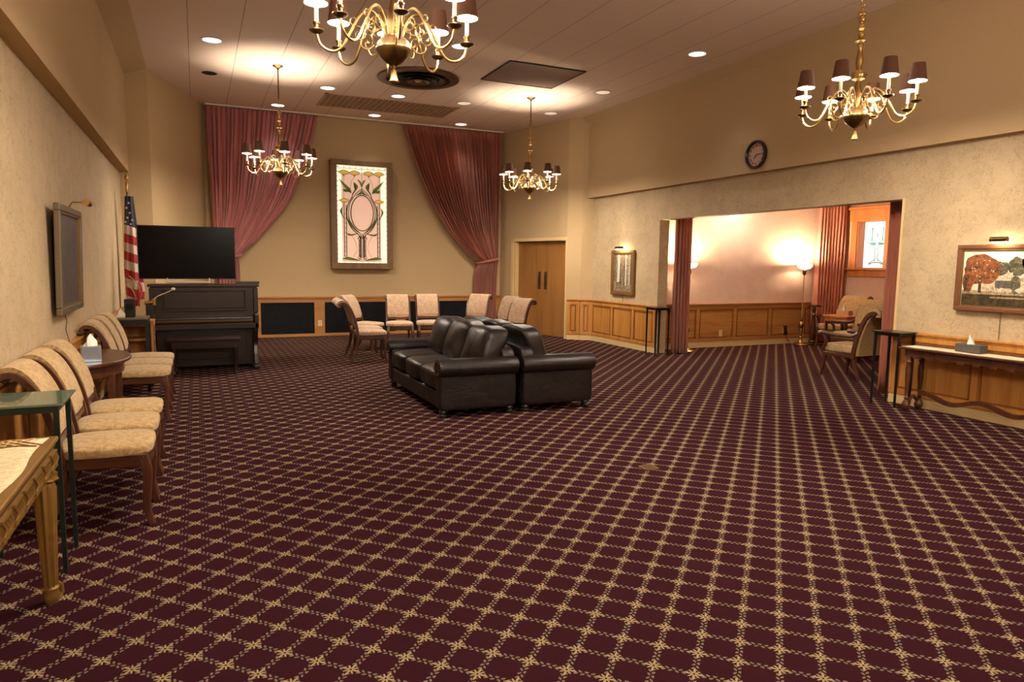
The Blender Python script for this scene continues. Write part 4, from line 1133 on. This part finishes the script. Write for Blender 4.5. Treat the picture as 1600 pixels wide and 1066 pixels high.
leaf([(200, 922), (250, 905), (300, 915), (345, 932), (290, 935), (240, 930)])
for cx in (228, 318): 
    leaf([(cx - 46, 155), (cx - 20, 138), (cx + 20, 138), (cx + 46, 155), (cx + 18, 172), (cx - 18, 172)], Am)
    ln_([(cx - 46, 155), (cx, 136), (cx + 46, 155), (cx, 175), (cx - 46, 155)], .004, mir=True)
    ln_([(cx - 30, 150), (cx, 162), (cx + 30, 150)], .003, mir=True); ln_([(cx, 175), (cx, 190)], .006, mir=True, sm=False)
leaf([(186, 402), (210, 388), (246, 388), (268, 402), (246, 418), (208, 418)], Am); ln_([(186, 402), (228, 386), (268, 402), (228, 420), (186, 402)], .004, mir=True)
ln_([(228, 420), (228, 905)], .006, mir=True, sm=False); ln_([(246, 440), (246, 905)], .006, mir=True, sm=False)
for y in range(520, 905, 42): ln_([(228, y), (246, y)], .003, mir=True, sm=False); ln_([(352, y + 200), (370, y + 200)], .003, mir=True, sm=False) if y + 200 < 910 else None
ln_([(228, 180), (228, 386)], .002, mir=True, sm=False); ln_([(318, 190), (290, 240), (285, 300)], .002, mir=True); ln_([(382, 110), (382, 330)], .002, sm=False)
ln_([(382, 290), (350, 320), (322, 345)], .005, mir=True); ln_([(290, 710), (325, 780), (330, 850), (298, 905)], .002, mir=True)
ln_([(340, 905), (352, 922), (366, 905), (352, 896)], .005, mir=True); ln_([(372, 925), (340, 935), (290, 925)], .005, mir=True)
for k in range(21):
    y = 105 + k*43; ln_([(166, y), (180, y)], .004, sm=False); ln_([(586, y), (600, y)], .004, sm=False)
for k in range(9): x = 180 + k*50; ln_([(x, 102), (x, 118)], .003, sm=False); ln_([(x, 945), (x, 958)], .003, sm=False)
ln_([(180, 120), (590, 120)], .002, sm=False); ln_([(180, 943), (590, 943)], .002, sm=False)
L_.build('lead_came', M['lead'], t); Gm.build('green_leaves', mat_emit('lit_green_glass', lin(96, 112, 34), .12), t, smooth=False); Am.build('amber_blossoms', M['amber'], t, smooth=False)

# ================================================================== CHANDELIERS
def zl(z): return z - ZC
def make_chandelier(label):
    t = thing('chandelier', label, 'chandelier', group='eight-arm brass chandeliers')
    MB().lathe([(.075, 0), (.08, -.008), (.06, -.02), (.02, -.04), (.016, -.06)], n=24).build('canopy', M['darkbrass'], t)
    MB().tube([(0, 0, -.04), (0, 0, zl(3.95))], .010, 8).build('rod', M['darkbrass'], t)
    m = MB()
    for k, (z, hw, hh) in enumerate(((3.925, .022, .035), (3.865, .016, .032), (3.812, .020, .030))):
        pts = [((hw*math.cos(a) if k % 2 == 0 else 0), (0 if k % 2 == 0 else hw*math.cos(a)), zl(z) + hh*math.sin(a)) for a in [2*PI*i/14 for i in range(14)]]
        m.tube(pts, .0055, 6, closed=True)
    m.build('chain', M['brass'], t)
    MB().lathe([(r, zl(z)) for r, z in ((.008, 3.785), (.034, 3.78), (.036, 3.765), (.020, 3.755), (.030, 3.735), (.030, 3.71), (.014, 3.69), (.032, 3.66), (.034, 3.645), (.014, 3.625), (.030, 3.60), (.030, 3.585), (.016, 3.57), (.046, 3.55), (.048, 3.54), (.022, 3.525), (.030, 3.50), (.016, 3.475), (.026, 3.43), (.034, 3.36), (.022, 3.30), (.030, 3.285), (.064, 3.265), (.070, 3.245), (.056, 3.215), (.018, 3.20), (.026, 3.16), (.040, 3.08), (.034, 3.01), (.05, 2.965), (.06, 2.95))], n=24).build('column', M['brass'], t)
    MB().lathe([(.02, zl(2.965)), (.075, zl(2.960)), (.098, zl(2.935)), (.108, zl(2.905)), (.112, zl(2.898)), (.112, zl(2.888)), (.104, zl(2.872)), (.088, zl(2.845)), (.060, zl(2.818)), (.030, zl(2.80)), (.014, zl(2.79)), (.012, zl(2.775))], n=32, flute=16, fa=.018).build('bowl', M['darkbrass'], t)
    MB().lathe([(.010, zl(2.785)), (.006, zl(2.768)), (.018, zl(2.762)), (.018, zl(2.752)), (.022, zl(2.735)), (.024, zl(2.712)), (.034, zl(2.698)), (.034, zl(2.694)), (.001, zl(2.70))], n=20, cap=False).build('bell_finial', M['brass'], t)
    for k in range(8):
        az = k*PI/4; ca, sa = math.cos(az), math.sin(az)
        rad = spline([(.055, 2.975), (.085, 3.06), (.14, 3.115), (.205, 3.085), (.265, 2.98), (.325, 2.875), (.39, 2.850), (.450, 2.885), (.472, 2.950)], 5)
        arm = MB().tube([(r*ca, r*sa, zl(z)) for r, z in rad], .0085, 8).build('arm', M['brass'], t)
        m = MB()
        def curl(cr, cz, R0_, R1_, a0, a1, n=14):
            pts = []
            for i in range(n+1):
                q = i/n; R_ = R0_ + (R1_-R0_)*q; a = a0 + (a1-a0)*q; pts.append((cr + R_*math.cos(a), cz + R_*math.sin(a)))
            m.tube([(r*ca, r*sa, zl(z)) for r, z in pts], .0042, 6)
        curl(.135, 3.035, .062, .018, 2.4, 9.0); curl(.215, 2.965, .050, .016, 1.2, 7.6); curl(.175, 2.925, .055, .02, 3.4, 7.4); curl(.245, 3.045, .032, .012, -2.2, 3.2)
        m.pillow(((.135)*ca, .135*sa, zl(3.035)), (.02, .02, .02), 3, 2); m.pillow((.215*ca, .215*sa, zl(2.965)), (.018, .018, .018), 3, 2)
        m.build('scroll', M['brass'], arm)
        x, y = .472*ca, .472*sa
        MB().lathe([(.010, zl(2.945)), (.038, zl(2.957)), (.046, zl(2.967)), (.044, zl(2.970)), (.018, zl(2.963)), (.014, zl(2.969)), (.015, zl(3.002)), (.021, zl(3.005)), (.021, zl(3.015)), (.014, zl(3.017))], x, y, 18).build('drip_pan', M['darkbrass'], arm)
        MB().lathe([(.0135, zl(3.012)), (.0135, zl(3.122)), (.008, zl(3.127))], x, y, 12).build('candle_sleeve', M['candle'], arm)
        MB().lathe([(.006, zl(3.125)), (.015, zl(3.142)), (.019, zl(3.162)), (.014, zl(3.187)), (.004, zl(3.205))], x, y, 10).build('bulb', M['bulb'], arm)
        m = MB(); m.m = 0; m.lathe([(.072, zl(3.127)), (.052, zl(3.272))], x, y, 24, cap=False); m.m = 1; m.lathe([(.0702, zl(3.127)), (.0502, zl(3.272))], x, y, 24, cap=False)
        m.m = 0; a_ = MB().lathe([(.072, zl(3.127)), (.0702, zl(3.127))], x, y, 24, cap=False); m.add(a_.v, a_.f)
        m.build('lamp_shade', [M['shade'], M['shade_in']], arm)
    return t
def place(t, x, y, off):
    t.location = (x, y, ZC); th = math.atan2(-y, -x); t.rotation_euler = (0, 0, th + r_(off))
ch = make_chandelier('largest chandelier, nearest, cut off by the top of the picture'); place(ch, 1.19, 4.50, 5)
ch2 = dup(ch, (0, 0, 0), 0, 'chandelier at the far left hanging before the swagged curtain'); place(ch2, 1.21, 11.28, 8)
ch3 = dup(ch, (0, 0, 0), 0, 'smallest chandelier, hanging before the double door corner'); place(ch3, 5.46, 11.35, -5)
ch4 = dup(ch, (0, 0, 0), 0, 'chandelier at the upper right hanging beside the wall clock'); place(ch4, 5.42, 4.56, -16)

# ================================================================== FLOOR LAMPS
def make_floor_lamp(label):
    t = thing('floor_lamp', label, 'floor lamp', group='brass torchiere floor lamps')
    MB().lathe([(.145, 0), (.15, .012), (.13, .03), (.07, .045), (.045, .07), (.03, .10), (.024, .13), (.034, .15), (.022, .17)], n=28).build('base', M['brass'], t)
    MB().lathe([(.022, .16), (.030, .25), (.022, .33), (.036, .345), (.055, .385), (.055, .42), (.036, .455), (.024, .47), (.030, .50), (.020, .56), (.022, .64), (.018, .68), (.011, .69), (.010, 1.40)], n=18).build('pole', M['brass'], t)
    MB().lathe([(.010, 1.38), (.030, 1.40), (.036, 1.44), (.034, 1.48), (.040, 1.485), (.040, 1.495), (.014, 1.50)], n=18).build('socket', M['darkbrass'], t)
    m = MB().lathe([(.035, 1.505), (.10, 1.520), (.135, 1.555), (.145, 1.595), (.140, 1.595), (.130, 1.560), (.095, 1.528), (.03, 1.513)], n=32, cap=False); m.build('glass_shade', M['lampglass'], t)
    MB().lathe([(.01, 1.51), (.026, 1.54), (.03, 1.57), (.018, 1.60), (.004, 1.615)], n=12).build('bulb', M['bulb2'], t)
    return t
M['bulb2'] = mat_emit('torchiere_bulb', (1.0, .78, .52), 4200)
fl_ = make_floor_lamp('brass torchiere floor lamp in the far right corner of the alcove'); fl_.location = (10.98, 10.20, 0)
dup(fl_, (8.07, 10.10, 0), 0, 'brass torchiere floor lamp half hidden by the left opening curtain')
# turned pedestal stand in the alcove corner
t = thing('pedestal_stand', 'dark turned pedestal stand in the alcove beside the right floor lamp', 'stand', (11.25, 10.15, 0))
MB().box(-.22, .22, -.14, .14, 0, .03).build('foot', M['walnut'], t, bevel=.008, smooth=False)
MB().lathe([(.05, .03), (.06, .06), (.035, .09), (.055, .13), (.065, .25), (.045, .48), (.032, .56), (.05, .60), (.028, .64), (.045, .70), (.03, .76)], n=18).build('column', M['walnut'], t)
MB().box(-.06, .10, -.10, .10, .76, .80).build('top', M['walnut'], t, bevel=.006, smooth=False)
# floor outlet
t = thing('floor_outlet', 'small square brass-rimmed floor outlet set in the open carpet', 'floor outlet', (3.115, 4.29, 0), r_(0))
m = MB(); a = .062
m.box(-a, a, -a, -a + .014, 0, .006); m.box(-a, a, a - .014, a, 0, .006); m.box(-a, -a + .014, -a, a, 0, .006); m.box(a - .014, a, -a, a, 0, .006)
m.build('rim', M['goldframe'], t, smooth=False)
MB().box(-a + .014, a - .014, -a + .014, a - .014, 0, .003).build('cover', M['bronze'], t, smooth=False)
# alcove ceiling light
t = thing('alcove_ceiling_light', 'flush ceiling light inside the alcove', 'ceiling light', (9.3, 9.95, 2.92))
MB().lathe([(.17, 0), (.175, -.02), (.16, -.03)], n=28).build('rim', M['brass'], t)
MB().lathe([(.155, -.02), (.14, -.06), (.08, -.09), (.001, -.10)], n=28, cap=False).build('glass_bowl', mat_emit('flush_light_glass', (1.0, .88, .76), 130), t)

# ================================================================== LIGHTS
def light(kind, name, loc, power, col, **k):
    l = bpy.data.lights.new(name, kind); l.energy = power; l.color = col
    for a, v in k.items(): setattr(l, a, v)
    o = bpy.data.objects.new(name, l); COL.objects.link(o); o.location = loc; return o
WARM = (1.0, .92, .82); WARM2 = (1.0, .93, .84)
for x, y, lb, e in DL:
    pw_ = {'downlight_lens': 45, 'cool_downlight_lens': 36, 'dim_downlight_lens': 8}[e.name]
    cc = (.85, .9, 1.0) if e.name.startswith('cool') else WARM2
    light('SPOT', 'ceiling_spot', (x, y, ZC - .03), pw_, cc, spot_size=r_(100), spot_blend=.8, shadow_soft_size=.09)
# fill lights added behind the camera, without fixtures, for the unseen rest of the room
for x in (1.2, 5.45): light('POINT', 'rear_fill_light', (x, -1.9, 3.1), 330, WARM, shadow_soft_size=.35)
for x in (1.2, 3.33, 5.45):
    for y in (.5, 3.0, 6.3): light('SPOT', 'ceiling_spot', (x, y, ZC - .03), 22, WARM2, spot_size=r_(110), spot_blend=.9, shadow_soft_size=.09)  # extra fill spots added where the ceiling has no downlight fixtures
for c_ in (ch, ch2, ch3, ch4): light('POINT', 'chandelier_fill', (c_.location.x, c_.location.y, 3.12), 38, WARM, shadow_soft_size=.5)  # soft fill light added inside each chandelier, apart from its bulbs
wd = bpy.data.worlds.new('world'); scene.world = wd; wd.use_nodes = True
wd.node_tree.nodes['Background'].inputs[0].default_value = (.6, .75, 1, 1); wd.node_tree.nodes['Background'].inputs[1].default_value = .3

# ================================================================== CAMERA
yaw, pit, rol, fpx = .425973893, .11159492, .0125399374, 1083.02
cy, sy, cp, sp_ = math.cos(yaw), math.sin(yaw), math.cos(pit), math.sin(pit)
Fv = Vector((sy*cp, cy*cp, -sp_)); Rt = Vector((cy, -sy, 0)); Up = Rt.cross(Fv)
cr, sr = math.cos(rol), math.sin(rol)
R_ = Rt*cr + Up*sr; U_ = Up*cr - Rt*sr
mw = Matrix(((R_.x, U_.x, -Fv.x, 0), (R_.y, U_.y, -Fv.y, 0), (R_.z, U_.z, -Fv.z, 1.55), (0, 0, 0, 1)))
cam = bpy.data.cameras.new('camera'); cam.sensor_width = 36; cam.lens = 36*fpx/1600; cam.clip_start = .05; cam.clip_end = 100
co = bpy.data.objects.new('camera', cam); COL.objects.link(co); co.matrix_world = mw; scene.camera = co
scene.view_settings.view_transform = 'Standard'; scene.view_settings.look = 'None'; scene.view_settings.gamma = 1; scene.view_settings.use_curve_mapping = False
scene.view_settings.exposure = EXPOSURE
scene.cycles.use_denoising = True; scene.cycles.sample_clamp_indirect = 4.0; scene.cycles.max_bounces = 8; scene.cycles.diffuse_bounces = 5
scene.cycles.glossy_bounces = 3; scene.cycles.caustics_reflective = False; scene.cycles.caustics_refractive = False
try: scene.cycles.denoising_prefilter = 'ACCURATE'
except Exception: pass
